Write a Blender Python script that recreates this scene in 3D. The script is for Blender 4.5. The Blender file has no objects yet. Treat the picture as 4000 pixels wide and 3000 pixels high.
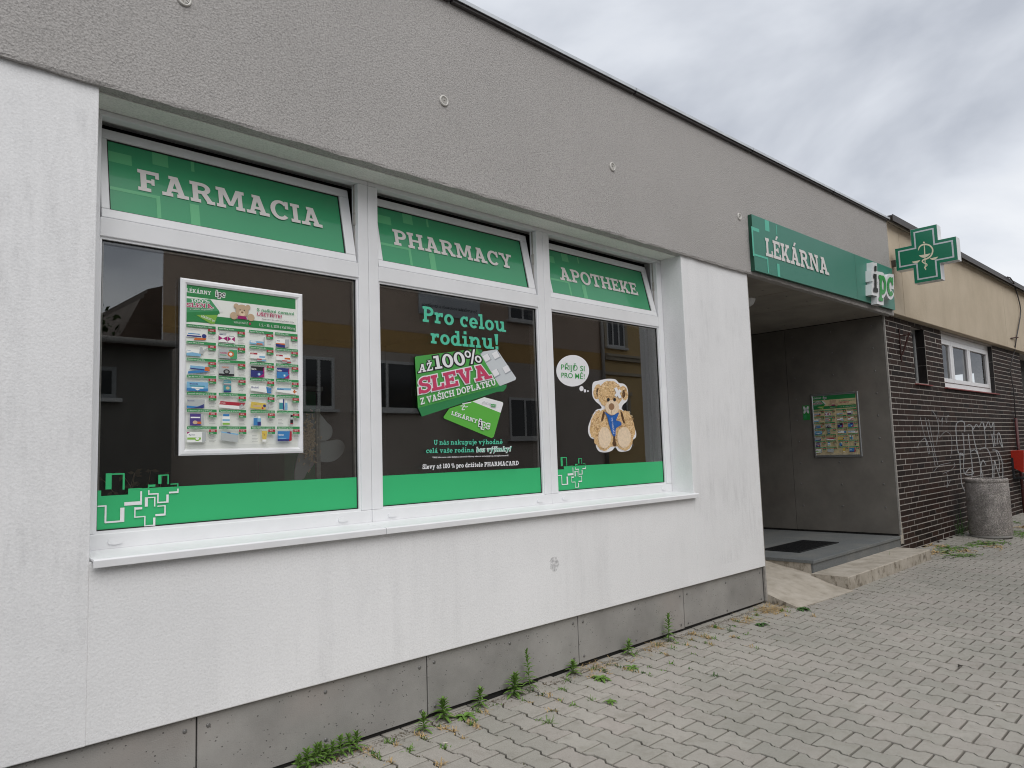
import bpy, bmesh, math, random
from mathutils import Vector, Matrix
R_ = math.radians
random.seed(7)
scn = bpy.context.scene
COL = scn.collection

# ------------------------------------------------------------------ camera
CAM = Vector((0.0, -3.6, 1.545))
YAW, PIT, ROL, FPX = R_(44.16934806), R_(5.40075366), R_(-1.88223327), 2903.28
_fw = Vector((math.sin(YAW) * math.cos(PIT), math.cos(YAW) * math.cos(PIT), math.sin(PIT)))
_r0 = Vector((math.cos(YAW), -math.sin(YAW), 0))
_u0 = _r0.cross(_fw)
_rt = _r0 * math.cos(ROL) + _u0 * math.sin(ROL)
_up = _u0 * math.cos(ROL) - _r0 * math.sin(ROL)
cd = bpy.data.cameras.new('camera')
cam = bpy.data.objects.new('camera', cd)
COL.objects.link(cam)
cd.sensor_width = 36
cd.lens = 36 * FPX / 4000
cd.clip_end = 2000
m = Matrix((_rt, _up, -_fw)).transposed().to_4x4()
m.translation = CAM
cam.matrix_world = m
scn.camera = cam

# ------------------------------------------------------------------ sky, sun, exposure
SKYOFF = (1.5, 6.4, 2)
SUN_EL, SUN_AZ = 46, 198          # degrees; azimuth clockwise from +Y
w = bpy.data.worlds.new('World')
scn.world = w
w.use_nodes = True
nt = w.node_tree
nt.nodes.clear()
N = nt.nodes.new
L = nt.links.new
out = N('ShaderNodeOutputWorld')
bg = N('ShaderNodeBackground')
bg.inputs[1].default_value = 1.0
sky = N('ShaderNodeTexSky')
sky.sky_type = 'NISHITA'
sky.sun_disc = False
sky.sun_elevation = R_(SUN_EL)
sky.sun_rotation = R_(SUN_AZ)
sk = N('ShaderNodeMix'); sk.data_type = 'RGBA'; sk.blend_type = 'MULTIPLY'; sk.inputs[0].default_value = 1
sk.inputs[7].default_value = (0.09, 0.09, 0.09, 1)
L(sky.outputs[0], sk.inputs[6])
tc = N('ShaderNodeTexCoord')
sp = N('ShaderNodeSeparateXYZ'); L(tc.outputs['Generated'], sp.inputs[0])
ad = N('ShaderNodeMath'); ad.operation = 'ADD'; ad.inputs[1].default_value = 0.35; L(sp.outputs[2], ad.inputs[0])
mx = N('ShaderNodeMath'); mx.operation = 'MAXIMUM'; mx.inputs[1].default_value = 0.08; L(ad.outputs[0], mx.inputs[0])
dv = N('ShaderNodeVectorMath'); dv.operation = 'DIVIDE'; L(tc.outputs['Generated'], dv.inputs[0])
cb = N('ShaderNodeCombineXYZ'); [L(mx.outputs[0], cb.inputs[i]) for i in range(3)]; L(cb.outputs[0], dv.inputs[1])
n1 = N('ShaderNodeTexNoise'); n1.inputs['Scale'].default_value = 1.7; n1.inputs['Detail'].default_value = 6; n1.inputs['Roughness'].default_value = .5; n1.inputs['Distortion'].default_value = .35
of_ = N('ShaderNodeVectorMath'); of_.operation = 'ADD'; of_.inputs[1].default_value = SKYOFF; L(dv.outputs[0], of_.inputs[0])
L(of_.outputs[0], n1.inputs['Vector'])
rp = N('ShaderNodeValToRGB')
rp.color_ramp.elements[0].position = 0.34; rp.color_ramp.elements[0].color = (0.47, 0.50, 0.56, 1)
rp.color_ramp.elements[1].position = 0.62; rp.color_ramp.elements[1].color = (0.81, 0.83, 0.865, 1)
e_ = rp.color_ramp.elements.new(0.48); e_.color = (0.68, 0.71, 0.765, 1)
L(n1.outputs[0], rp.inputs[0])
mxs = N('ShaderNodeMix'); mxs.data_type = 'RGBA'; mxs.inputs[0].default_value = 0.93
L(sk.outputs[2], mxs.inputs[6]); L(rp.outputs[0], mxs.inputs[7])
L(mxs.outputs[2], bg.inputs[0]); L(bg.outputs[0], out.inputs[0])

sd = bpy.data.lights.new('sun', 'SUN')
sd.energy = 1.5
sd.angle = R_(50)
sd.color = (1.0, 0.97, 0.93)
sun = bpy.data.objects.new('sun', sd)
COL.objects.link(sun)
az = R_(SUN_AZ)
sdir = Vector((math.sin(az) * math.cos(R_(SUN_EL)), math.cos(az) * math.cos(R_(SUN_EL)), math.sin(R_(SUN_EL))))
sun.rotation_euler = (-sdir).to_track_quat('-Z', 'Y').to_euler()
sun.location = (0, -20, 30)
scn.view_settings.view_transform = 'Standard'
scn.view_settings.look = 'None'
scn.view_settings.gamma = 1
scn.view_settings.exposure = 0.17
scn.cycles.pixel_filter_type = 'BLACKMAN_HARRIS'
scn.cycles.filter_width = 1.05

# ------------------------------------------------------------------ photo pixel -> direction -> point on a known surface
GA, GB = 0.004, 0.045            # pavement: z = GA*x + GB*y


def gz(x, y):
    return GA * x + GB * y


def ray(u, v):
    a, b = (u - 2000) / FPX, (v - 1500) / FPX
    return _rt * a - _up * b + _fw


def on_y(u, v, y):
    d = ray(u, v)
    return CAM + d * ((y - CAM.y) / d.y)


def on_x(u, v, x):
    d = ray(u, v)
    return CAM + d * ((x - CAM.x) / d.x)


def on_z(u, v, z):
    d = ray(u, v)
    return CAM + d * ((z - CAM.z) / d.z)


def on_g(u, v):
    d = ray(u, v)
    return CAM + d * ((GA * CAM.x + GB * CAM.y - CAM.z) / (d.z - GA * d.x - GB * d.y))


def on_p(u, v, p0, n):
    d = ray(u, v)
    return CAM + d * ((Vector(p0) - CAM).dot(n) / d.dot(n))


# ------------------------------------------------------------------ mesh helpers
class MB:
    def __init__(s):
        s.v, s.f, s.m = [], [], []

    def add(s, vs, fs, m=0):
        o = len(s.v)
        s.v += [tuple(p) for p in vs]
        s.f += [tuple(i + o for i in f) for f in fs]
        s.m += [m] * len(fs)
        return s

    def box(s, x0, x1, y0, y1, z0, z1, m=0, zs=0.0):
        """zs: rise of z per metre of x measured from x0"""
        d = zs * (x1 - x0)
        v = [(x0, y0, z0), (x1, y0, z0 + d), (x1, y1, z0 + d), (x0, y1, z0), (x0, y0, z1), (x1, y0, z1 + d), (x1, y1, z1 + d), (x0, y1, z1)]
        return s.add(v, [(0, 3, 2, 1), (4, 5, 6, 7), (0, 1, 5, 4), (1, 2, 6, 5), (2, 3, 7, 6), (3, 0, 4, 7)], m)

    def obox(s, o, ax, ay, az_, m=0):
        """box from a corner and three edge vectors"""
        o, ax, ay, az_ = map(Vector, (o, ax, ay, az_))
        v = [o, o + ax, o + ax + ay, o + ay, o + az_, o + ax + az_, o + ax + ay + az_, o + ay + az_]
        return s.add(v, [(0, 3, 2, 1), (4, 5, 6, 7), (0, 1, 5, 4), (1, 2, 6, 5), (2, 3, 7, 6), (3, 0, 4, 7)], m)

    def face(s, vs, m=0):
        return s.add(vs, [tuple(range(len(vs)))], m)

    def prism(s, pts, d, m=0, ms=None):
        """3D polygon pts extruded along d"""
        d = Vector(d); n = len(pts)
        a = [Vector(p) for p in pts]; b = [p + d for p in a]
        s.add(a + b, [tuple(range(n))[::-1], tuple(range(n, 2 * n))], m)
        s.m[-2:] = [m, m]
        return s.add(a + b, [(i, (i + 1) % n, n + (i + 1) % n, n + i) for i in range(n)], m if ms is None else ms)

    def tube(s, path, r, n=8, m=0, cap=True):
        path = [Vector(p) for p in path]
        rings = []
        prev = None
        for i, p in enumerate(path):
            t = (path[min(i + 1, len(path) - 1)] - path[max(i - 1, 0)]).normalized()
            if prev is None:
                a = t.orthogonal().normalized()
            else:
                a = (prev - t * prev.dot(t)).normalized()
            prev = a
            b = t.cross(a)
            rr = r[i] if isinstance(r, (list, tuple)) else r
            rings.append([p + (a * math.cos(2 * math.pi * k / n) + b * math.sin(2 * math.pi * k / n)) * rr for k in range(n)])
        vs = [q for rg in rings for q in rg]
        fs = [(i * n + k, i * n + (k + 1) % n, (i + 1) * n + (k + 1) % n, (i + 1) * n + k) for i in range(len(path) - 1) for k in range(n)]
        if cap:
            fs += [tuple(range(n))[::-1], tuple(range((len(path) - 1) * n, len(path) * n))]
        return s.add(vs, fs, m)

    def lathe(s, prof, c, n=32, m=0, axis='z'):
        """prof: list of (r, h)"""
        c = Vector(c)
        vs = []
        for r, h in prof:
            for k in range(n):
                a = 2 * math.pi * k / n
                q = Vector((r * math.cos(a), r * math.sin(a), h)) if axis == 'z' else Vector((r * math.cos(a), -h, r * math.sin(a)))
                if axis == 'x':
                    q = Vector((-h, r * math.cos(a), r * math.sin(a)))
                vs.append(c + q)
        fs = [(i * n + k, i * n + (k + 1) % n, (i + 1) * n + (k + 1) % n, (i + 1) * n + k) for i in range(len(prof) - 1) for k in range(n)]
        return s.add(vs, fs, m)

    def build(s, name, mat, parent=None, smooth=False, bevel=0, seg=2, loc=None, tag=None):
        me = bpy.data.meshes.new(name)
        off = Vector(loc) if loc is not None else Vector((0, 0, 0))
        me.from_pydata([tuple(Vector(p) - off) for p in s.v], [], s.f)
        mats = mat if isinstance(mat, (list, tuple)) else [mat]
        for q in mats:
            me.materials.append(q)
        me.polygons.foreach_set('material_index', s.m)
        if smooth:
            me.polygons.foreach_set('use_smooth', [True] * len(me.polygons))
        me.update()
        o = bpy.data.objects.new(name, me)
        COL.objects.link(o)
        o.location = off
        if parent is not None:
            adopt(o, parent)
        if bevel:
            b = o.modifiers.new('bevel', 'BEVEL')
            b.width = bevel; b.segments = seg; b.limit_method = 'ANGLE'; b.angle_limit = R_(40)
        if tag:
            label(o, *tag)
        return o


def fixn(o):
    bm = bmesh.new(); bm.from_mesh(o.data)
    bmesh.ops.recalc_face_normals(bm, faces=bm.faces)
    bm.to_mesh(o.data); bm.free()
    return o


def wpos(o):
    p = Vector((0, 0, 0))
    while o is not None:
        p = p + o.location
        o = o.parent
    return p


def adopt(o, parent):
    """parent o (built in world coordinates) to parent, keeping it where it stands (no rotated parents)"""
    o.parent = parent
    o.matrix_parent_inverse = Matrix.Identity(4)
    o.location = Vector(o.location) - wpos(parent)


def label(o, text, cat, group=None):
    o['label'] = text
    o['category'] = cat
    if group:
        o['group'] = group
    return o


def kind(o, k):
    o['kind'] = k
    return o


def empty(name, loc, text=None, cat=None, group=None):
    o = bpy.data.objects.new(name, None)
    o.empty_display_size = .1
    COL.objects.link(o)
    o.location = loc
    if text:
        label(o, text, cat, group)
    return o


# ------------------------------------------------------------------ materials
MATS = {}


class Mat:
    """small wrapper to write node materials"""
    def __init__(s, name):
        s.mat = bpy.data.materials.new(name)
        s.mat.use_nodes = True
        s.nt = s.mat.node_tree
        s.b = s.nt.nodes['Principled BSDF']
        s.pos = None
        MATS[name] = s.mat

    def n(s, t, **kw):
        x = s.nt.nodes.new(t)
        for k, v in kw.items():
            setattr(x, k, v)
        return x

    def l(s, a, b):
        s.nt.links.new(a, b)

    def P(s):
        if s.pos is None:
            s.pos = s.n('ShaderNodeNewGeometry').outputs['Position']
        return s.pos

    def noise(s, scale, detail=4, rough=.55, vec=None, dist=0, sc3=None):
        t = s.n('ShaderNodeTexNoise')
        t.inputs['Scale'].default_value = scale
        t.inputs['Detail'].default_value = detail
        t.inputs['Roughness'].default_value = rough
        t.inputs['Distortion'].default_value = dist
        v = vec or s.P()
        if sc3:
            mp = s.n('ShaderNodeVectorMath', operation='MULTIPLY')
            mp.inputs[1].default_value = sc3
            s.l(v, mp.inputs[0]); v = mp.outputs[0]
        s.l(v, t.inputs['Vector'])
        return t.outputs[0]

    def voro(s, scale, feat='F1', sc3=None, rnd=1):
        t = s.n('ShaderNodeTexVoronoi', feature=feat)
        t.inputs['Scale'].default_value = scale
        t.inputs['Randomness'].default_value = rnd
        v = s.P()
        if sc3:
            mp = s.n('ShaderNodeVectorMath', operation='MULTIPLY')
            mp.inputs[1].default_value = sc3
            s.l(v, mp.inputs[0]); v = mp.outputs[0]
        s.l(v, t.inputs['Vector'])
        return t

    def ramp(s, fac, stops):
        r = s.n('ShaderNodeValToRGB')
        el = r.color_ramp.elements
        while len(el) < len(stops):
            el.new(.5)
        for e, (p, c) in zip(el, stops):
            e.position = p
            e.color = c if len(c) == 4 else (*c, 1)
        s.l(fac, r.inputs[0])
        return r.outputs[0]

    def mix(s, fac, a, b, blend='MIX'):
        x = s.n('ShaderNodeMix', data_type='RGBA', blend_type=blend)
        for i, q in ((0, fac), (6, a), (7, b)):
            if hasattr(q, 'is_linked') or hasattr(q, 'node'):
                s.l(q, x.inputs[i])
            else:
                x.inputs[i].default_value = q if not isinstance(q, tuple) else ((*q, 1) if len(q) == 3 else q)
        return x.outputs[2]

    def math(s, op, a, b=0.0, c=0.0):
        x = s.n('ShaderNodeMath', operation=op)
        for i, q in enumerate((a, b, c)):
            if hasattr(q, 'node'):
                s.l(q, x.inputs[i])
            else:
                x.inputs[i].default_value = q
        return x.outputs[0]

    def bump(s, h, dist=.002, strength=1.0):
        x = s.n('ShaderNodeBump')
        x.inputs['Strength'].default_value = strength
        x.inputs['Distance'].default_value = dist
        s.l(h, x.inputs['Height'])
        s.l(x.outputs[0], s.b.inputs['Normal'])

    def base(s, c):
        if hasattr(c, 'node'):
            s.l(c, s.b.inputs['Base Color'])
        else:
            s.b.inputs['Base Color'].default_value = (*c, 1)

    def set(s, rough=.6, spec=.5, metal=0, coat=0):
        s.b.inputs['Roughness'].default_value = rough
        s.b.inputs['Specular IOR Level'].default_value = spec
        s.b.inputs['Metallic'].default_value = metal
        s.b.inputs['Coat Weight'].default_value = coat
        return s.mat


def g3(v, t=(1, 1, 1)):
    return tuple(v * x for x in t)


def plain(name, c, rough=.5, spec=.5, metal=0, coat=0, var=0.0, vs=30):
    k = Mat(name)
    if var:
        k.base(k.ramp(k.noise(vs, 5), [(.3, g3(1 - var, c)), (.7, g3(1 + var, c))]))
    else:
        k.base(c)
    return k.set(rough, spec, metal, coat)


def plaster(name, c, grain, dist, dirt=(.35, .34, .32), dirt_amt=.35, rough=.9, big=.08, speck=.34):
    k = Mat(name)
    fine = k.noise(grain, 5, .62, dist=.6)
    v = k.voro(grain * .8)
    h = k.math('ADD', fine, k.math('MULTIPLY', v.outputs['Distance'], .7))
    k.bump(h, dist, 1)
    col = k.ramp(k.noise(.9, 5, .6), [(.32, g3(1 - big, c)), (.68, g3(1 + big * .6, c))])
    col = k.mix(k.math('MULTIPLY', k.ramp(fine, [(.36, (1, 1, 1)), (.56, (0, 0, 0))]), speck), col, g3(.52, c))
    # vertical rain streaks and grey patches
    st = k.noise(1, 5, .65, sc3=(9, 9, .9))
    pa = k.noise(.75, 4, .6)
    fac = k.math('MULTIPLY', k.ramp(st, [(.45, (0, 0, 0)), (.75, (1, 1, 1))]), k.ramp(pa, [(.42, (0, 0, 0)), (.66, (1, 1, 1))]))
    gr = k.ramp(k.noise(55, 3, .7), [(.40, (0, 0, 0)), (.62, (1, 1, 1))])
    fac = k.math('MULTIPLY', k.math('MULTIPLY', fac, k.math('ADD', k.math('MULTIPLY', gr, .6), .4)), dirt_amt)
    col = k.mix(fac, col, dirt)
    k.base(col)
    return k.set(rough, .2)


M_white = plaster('white_plaster', (.84, .84, .845), 105, .0010, dirt=(.36, .36, .37), dirt_amt=.26, big=.05, speck=.16)
M_grey = plaster('grey_plaster', (.465, .446, .430), 105, .0034, dirt=(.28, .265, .25), dirt_amt=.16, big=.05, speck=.75)
M_soffit = plaster('soffit_plaster', (.84, .845, .80), 90, .0012, dirt_amt=.2)
M_pvc = plain('white_pvc', (.80, .805, .82), .32, .5, var=.03, vs=6)
M_alu = plain('white_aluminium', (.83, .835, .85), .3, .5, var=.03, vs=8)
M_gasket = plain('black_gasket', (.012, .012, .012), .6)
M_dark = plain('dark_interior', (.035, .033, .03), .8)
M_floor_in = plain('interior_floor', (.07, .06, .05), .5)
M_flash = plain('zinc_flashing', (.62, .65, .68), .42, .5, metal=.35, var=.12, vs=5)
M_flash_dark = plain('dark_metal_and_shadow', (.06, .055, .055), .5, .4, var=.25)


def cement(name, c, pits=True, scale=1.0):
    k = Mat(name)
    col = k.ramp(k.noise(2.2 * scale, 6, .62), [(.3, g3(.80, c)), (.5, c), (.7, g3(1.2, c))])
    rust = k.ramp(k.noise(1.6, 3, .5), [(.55, (0, 0, 0)), (.75, (.35, .35, .35))])
    col = k.mix(rust, col, g3(1.0, (c[0] * 1.12, c[1] * .97, c[2] * .92)))
    if pits:
        pt = k.voro(48)
        pf = k.ramp(pt.outputs['Distance'], [(.14, (1, 1, 1)), (.22, (0, 0, 0))])
        keep = k.ramp(k.noise(23, 2), [(.52, (0, 0, 0)), (.6, (1, 1, 1))])
        pm = k.math('MULTIPLY', pf, keep)
        col = k.mix(k.math('MULTIPLY', pm, .75), col, g3(.28, c))
        ws = k.ramp(k.noise(1, 3, .7, sc3=(3, 3, 70)), [(.68, (0, 0, 0)), (.72, (.5, .5, .5))])
        col = k.mix(k.math('MULTIPLY', ws, .35), col, g3(1.9, c))
        h = k.math('SUBTRACT', k.noise(160, 4), k.math('MULTIPLY', pm, 1.5))
    else:
        h = k.noise(160, 4)
    k.base(col)
    k.bump(h, .0012)
    return k.set(.75, .35)


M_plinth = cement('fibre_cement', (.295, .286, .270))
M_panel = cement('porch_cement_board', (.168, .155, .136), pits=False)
M_screw = plain('screw_metal', (.22, .215, .21), .45, .5, metal=.6)
M_gap = plain('joint_shadow', (.02, .019, .018), .9)
M_trim = plain('galvanised_trim', (.42, .40, .37), .5, .5, metal=.3, var=.2)


def green(name, c, rough=.35, coat=0.0):
    return plain(name, c, rough, .5, coat=coat, var=.02, vs=3)


M_band = green('green_film', (.034, .45, .165), .5)
M_film = green('dark_green_film', (.026, .30, .125), .32, .5)
M_film_l = green('light_green_film', (.095, .44, .19), .32, .5)
M_ltext = plain('white_lettering', (.74, .71, .69), .4)
M_wprint = plain('white_print', (.82, .82, .84), .4)
M_mint = plain('mint_print', (.095, .54, .36), .4)
M_bgreen = plain('box_green_print', (.075, .36, .075), .4, var=.08, vs=4)
M_bgreen2 = plain('box_side_green_print', (.03, .22, .075), .4)
M_cgreen = plain('card_green_print', (.11, .44, .06), .4)
M_pink = plain('crimson_print', (.56, .055, .135), .4)
M_blackp = plain('black_print', (.012, .012, .014), .4)
M_greyp = plain('grey_print', (.36, .39, .42), .4)
M_lgreyp = plain('pale_grey_print', (.60, .635, .66), .4)
M_sign = green('sign_green', (.050, .225, .165), .42)
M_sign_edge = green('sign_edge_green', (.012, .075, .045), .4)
M_turq = plain('turquoise_print', (.095, .50, .36), .4)
M_cross = green('cross_green', (.004, .185, .095), .25)
M_cream = plain('cream_print', (.80, .74, .55), .4)
M_acry = plain('white_acrylic', (.78, .79, .80), .3, var=.05, vs=5)
M_logo_g = plain('logo_green', (.035, .33, .07), .4)


def glass(name, k=3.5, tint=(.93, .95, .94)):
    x = Mat(name)
    x.nt.nodes.remove(x.b)
    tr = x.n('ShaderNodeBsdfTransparent'); tr.inputs[0].default_value = (*tint, 1)
    gl = x.n('ShaderNodeBsdfGlossy'); gl.inputs['Roughness'].default_value = 0.0
    fr = x.n('ShaderNodeFresnel'); fr.inputs[0].default_value = 1.5
    f = x.math('MULTIPLY', fr.outputs[0], k)
    f.node.use_clamp = True
    ms = x.n('ShaderNodeMixShader')
    x.l(f, ms.inputs[0]); x.l(tr.outputs[0], ms.inputs[1]); x.l(gl.outputs[0], ms.inputs[2])
    x.l(ms.outputs[0], x.nt.nodes['Material Output'].inputs[0])
    return x.mat


M_glass = glass('window_glass')

# ------------------------------------------------------------------ slab-serif lettering drawn from strokes
S, T, O = .22, .165, .10


def Rr(x0, y0, x1, y1):
    return ('p', [(x0, y0), (x1, y0), (x1, y1), (x0, y1)])


def Gg(*p):
    return ('p', list(p))


def Aa(cx, cy, rx, ry, a0, a1, wx=None, wy=None):
    return ('a', cx, cy, rx, ry, a0, a1, S if wx is None else wx, T if wy is None else wy)


def stem(x, y0=0, y1=1, b=(O, O), t=(O, O), s=None):
    s = S if s is None else s
    r = [Rr(x, y0, x + s, y1)]
    if b: r.append(Rr(x - b[0], y0, x + s + b[1], y0 + T))
    if t: r.append(Rr(x - t[0], y1 - T, x + s + t[1], y1))
    return r


GL = {}
GL['A'] = (1.04, [Gg((.12, 0), (.30, 0), (.60, 1), (.40, 1)), Gg((.68, 0), (.92, 0), (.64, 1), (.42, 1)), Rr(.28, .85, .55, 1), Rr(.28, .26, .74, .40), Rr(0, 0, .42, T), Rr(.58, 0, 1.04, T)])
GL['C'] = (.90, [Aa(.47, .5, .47, .52, 42, 318), Rr(.70, .60, .86, 1.0)])
GL['D'] = (.92, stem(.1, t=(.1, 0), b=(.1, 0)) + [Aa(.42, .5, .50, .5, -90, 90), Rr(.2, 0, .44, T), Rr(.2, 1 - T, .44, 1)])
GL['E'] = (.84, stem(.1, t=(.1, .1), b=(.1, .1)) + [Rr(.3, 1 - T, .80, 1), Rr(.3, 0, .84, T), Rr(.30, .43, .60, .57), Rr(.66, .70, .80, 1), Rr(.70, 0, .84, .30), Rr(.50, .36, .62, .64)])
GL['F'] = (.82, stem(.1, t=(.1, .1), b=(.1, .16)) + [Rr(.3, 1 - T, .80, 1), Rr(.30, .42, .60, .56), Rr(.66, .68, .80, 1), Rr(.50, .34, .62, .64)])
GL['H'] = (1.04, stem(.1) + stem(.72) + [Rr(.3, .43, .74, .57)])
GL['I'] = (.44, stem(.11, b=(.11, .11), t=(.11, .11)))
GL['K'] = (1.0, stem(.1) + [Gg((.28, .34), (.46, .30), (.90, .96), (.66, .96)), Gg((.42, .58), (.52, .66), (.92, .06), (.66, .06)), Rr(.56, 1 - T, .96, 1), Rr(.56, 0, 1.0, T)])
GL['L'] = (.80, stem(.1, b=(.1, 0)) + [Rr(.3, 0, .80, T), Rr(.65, 0, .80, .36)])
GL['M'] = (1.22, stem(.1, s=.19, t=(.1, .0)) + stem(.93, s=.19, t=(0, .1)) + [Gg((.14, 1), (.38, 1), (.68, .16), (.52, .16)), Gg((.86, 1), (1.08, 1), (.70, .16), (.54, .16))])
GL['N'] = (1.04, stem(.1, s=.18, t=(.1, 0)) + stem(.76, s=.18, b=None) + [Gg((.12, 1), (.38, 1), (.94, 0), (.70, 0))])
GL['O'] = (.98, [Aa(.49, .5, .49, .52, 0, 360)])
GL['P'] = (.84, stem(.1, t=(.1, 0), b=(.1, .14)) + [Aa(.46, .70, .38, .30, -90, 90), Rr(.2, .40, .48, .40 + T), Rr(.2, 1 - T, .48, 1)])
GL['R'] = (1.0, stem(.1, t=(.1, 0), b=(.1, .1)) + [Aa(.48, .72, .36, .28, -90, 90), Rr(.2, .44, .50, .44 + T), Rr(.2, 1 - T, .50, 1), Gg((.42, .50), (.66, .52), (.94, .06), (.68, .06)), Rr(.66, 0, 1.0, T)])
GL['S'] = (.80, [Aa(.40, .735, .38, .285, 20, 270, S * .95), Aa(.40, .285, .40, .305, -160, 90, S * .95), Rr(.64, .62, .78, 1), Rr(0, 0, .14, .40)])
GL['T'] = (.90, [Rr(.34, 0, .56, 1), Rr(.2, 0, .70, T), Rr(0, 1 - T, .90, 1), Rr(0, .64, .14, 1), Rr(.76, .64, .90, 1)])
GL['U'] = (1.0, [Rr(.1, .36, .32, 1), Rr(.70, .36, .90, 1), Rr(0, 1 - T, .42, 1), Rr(.58, 1 - T, 1.0, 1), Aa(.50, .38, .40, .40, 180, 360)])
GL['V'] = (1.02, [Gg((.10, 1), (.34, 1), (.60, 0), (.42, 0)), Gg((.74, 1), (.92, 1), (.62, 0), (.44, 0)), Rr(0, 1 - T, .44, 1), Rr(.60, 1 - T, 1.02, 1)])
GL['Y'] = (1.02, [Rr(.40, 0, .62, .50), Rr(.27, 0, .75, T), Gg((.10, 1), (.34, 1), (.62, .42), (.42, .40)), Gg((.72, 1), (.92, 1), (.62, .42), (.46, .42)), Rr(0, 1 - T, .42, 1), Rr(.60, 1 - T, 1.02, 1)])
GL['Z'] = (.80, [Rr(.03, 1 - T, .78, 1), Rr(0, 0, .80, T), Gg((.0, .1), (.26, .1), (.78, .9), (.52, .9)), Rr(.03, .68, .17, 1), Rr(.66, 0, .80, .34)])
X_ = .70
GL['a'] = (.78, [Rr(.42, 0, .63, .44), Aa(.33, .43, .30, .28, 0, 165), Aa(.31, .20, .30, .215, 0, 360, .19, .14), Rr(.42, 0, .78, .14)])
GL['b'] = (.78, [Rr(.1, 0, .30, 1), Rr(0, 1 - .15, .3, 1), Aa(.42, .34, .35, .36, 0, 360)])
GL['c'] = (.68, [Aa(.36, .34, .36, .36, 45, 315), Rr(.50, .40, .64, X_)])
GL['d'] = (.84, [Rr(.49, 0, .69, 1), Rr(.36, .85, .69, 1), Rr(.49, 0, .84, .15), Aa(.35, .34, .35, .36, 0, 360)])
GL['e'] = (.72, [Aa(.36, .34, .36, .36, 0, 320), Rr(.1, .28, .72, .40)])
GL['h'] = (.92, stem(.1, t=(.1, 0), s=.2) + stem(.60, 0, .45, t=None, s=.2) + [Aa(.50, .42, .30, .28, 0, 180, .2)])
GL['i'] = (.46, stem(.13, 0, X_, t=(.13, 0), b=(.13, .13), s=.2) + [Rr(.12, .82, .34, 1.02)])
GL['j'] = (.40, [Rr(.16, -.1, .36, X_), Rr(.02, X_ - .15, .3, X_), Aa(.12, -.1, .24, .22, -90, 0, .2), Rr(.14, .82, .37, 1.02)])
GL['k'] = (.86, stem(.1, t=(.1, 0), s=.2) + [Gg((.26, .24), (.42, .22), (.74, .66), (.54, .66)), Gg((.40, .40), (.50, .46), (.80, .05), (.58, .05)), Rr(.48, X_ - .14, .82, X_), Rr(.50, 0, .86, .14)])
GL['l'] = (.44, stem(.12, t=(.12, 0), b=(.12, .12), s=.2))
GL['m'] = (1.32, stem(.1, 0, X_, t=(.1, 0), s=.19) + stem(.56, 0, .45, t=None, s=.19) + stem(1.02, 0, .45, t=None, s=.19) + [Aa(.48, .42, .27, .28, 0, 180, .19), Aa(.94, .42, .27, .28, 0, 180, .19)])
GL['n'] = (.92, stem(.1, 0, X_, t=(.1, 0), s=.2) + stem(.60, 0, .45, t=None, s=.2) + [Aa(.50, .42, .30, .28, 0, 180, .2)])
GL['o'] = (.74, [Aa(.37, .34, .37, .36, 0, 360)])
GL['p'] = (.80, [Rr(.1, -.3, .30, X_), Rr(0, X_ - .15, .3, X_), Rr(0, -.3, .42, -.16), Aa(.44, .34, .35, .36, 0, 360)])
GL['r'] = (.66, stem(.1, 0, X_, t=(.1, 0), b=(.1, .14), s=.2) + [Aa(.46, .42, .26, .28, 60, 180, .2), Rr(.46, .44, .64, X_)])
GL['s'] = (.60, [Aa(.30, .51, .28, .20, 20, 270, .18, .14), Aa(.30, .19, .30, .20, -160, 90, .18, .14), Rr(.47, .42, .58, X_), Rr(0, 0, .11, .28)])
GL['t'] = (.54, [Rr(.12, .2, .32, .92), Rr(0, X_ - .14, .52, X_), Aa(.32, .2, .20, .21, 180, 360, .19)])
GL['u'] = (.90, [Rr(.1, .26, .30, X_), Rr(0, X_ - .14, .3, X_), Rr(.56, 0, .76, X_), Rr(.46, X_ - .14, .76, X_), Rr(.56, 0, .90, .14), Aa(.40, .27, .30, .28, 180, 360, .2)])
GL['v'] = (.84, [Gg((.08, X_), (.29, X_), (.51, 0), (.33, 0)), Gg((.57, X_), (.75, X_), (.51, 0), (.35, 0)), Rr(0, X_ - .14, .38, X_), Rr(.48, X_ - .14, .84, X_)])
GL['y'] = (.84, [Gg((.08, X_), (.29, X_), (.53, .02), (.35, 0)), Gg((.57, X_), (.75, X_), (.42, -.2), (.24, -.2)), Rr(0, X_ - .14, .38, X_), Rr(.48, X_ - .14, .84, X_), Rr(.06, -.3, .36, -.16)])
GL['z'] = (.66, [Rr(.02, X_ - .14, .64, X_), Rr(0, 0, .66, .14), Gg((0, .08), (.24, .08), (.64, .62), (.42, .62)), Rr(.02, .46, .14, X_), Rr(.54, 0, .66, .24)])
GL['1'] = (.52, stem(.16, t=(.16, 0), b=(.14, .14)))
GL['0'] = (.76, [Aa(.38, .5, .38, .52, 0, 360)])
GL['%'] = (1.04, [Aa(.22, .74, .22, .27, 0, 360, .12, .12), Aa(.82, .26, .22, .27, 0, 360, .12, .12), Gg((.22, -.02), (.36, -.02), (.82, 1.02), (.68, 1.02))])
GL['!'] = (.34, [Gg((.10, .30), (.24, .30), (.32, 1), (.02, 1)), Rr(.06, 0, .28, .21)])
GL['.'] = (.28, [Rr(.03, 0, .24, .2)])
GL[' '] = (.34, [])


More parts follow.
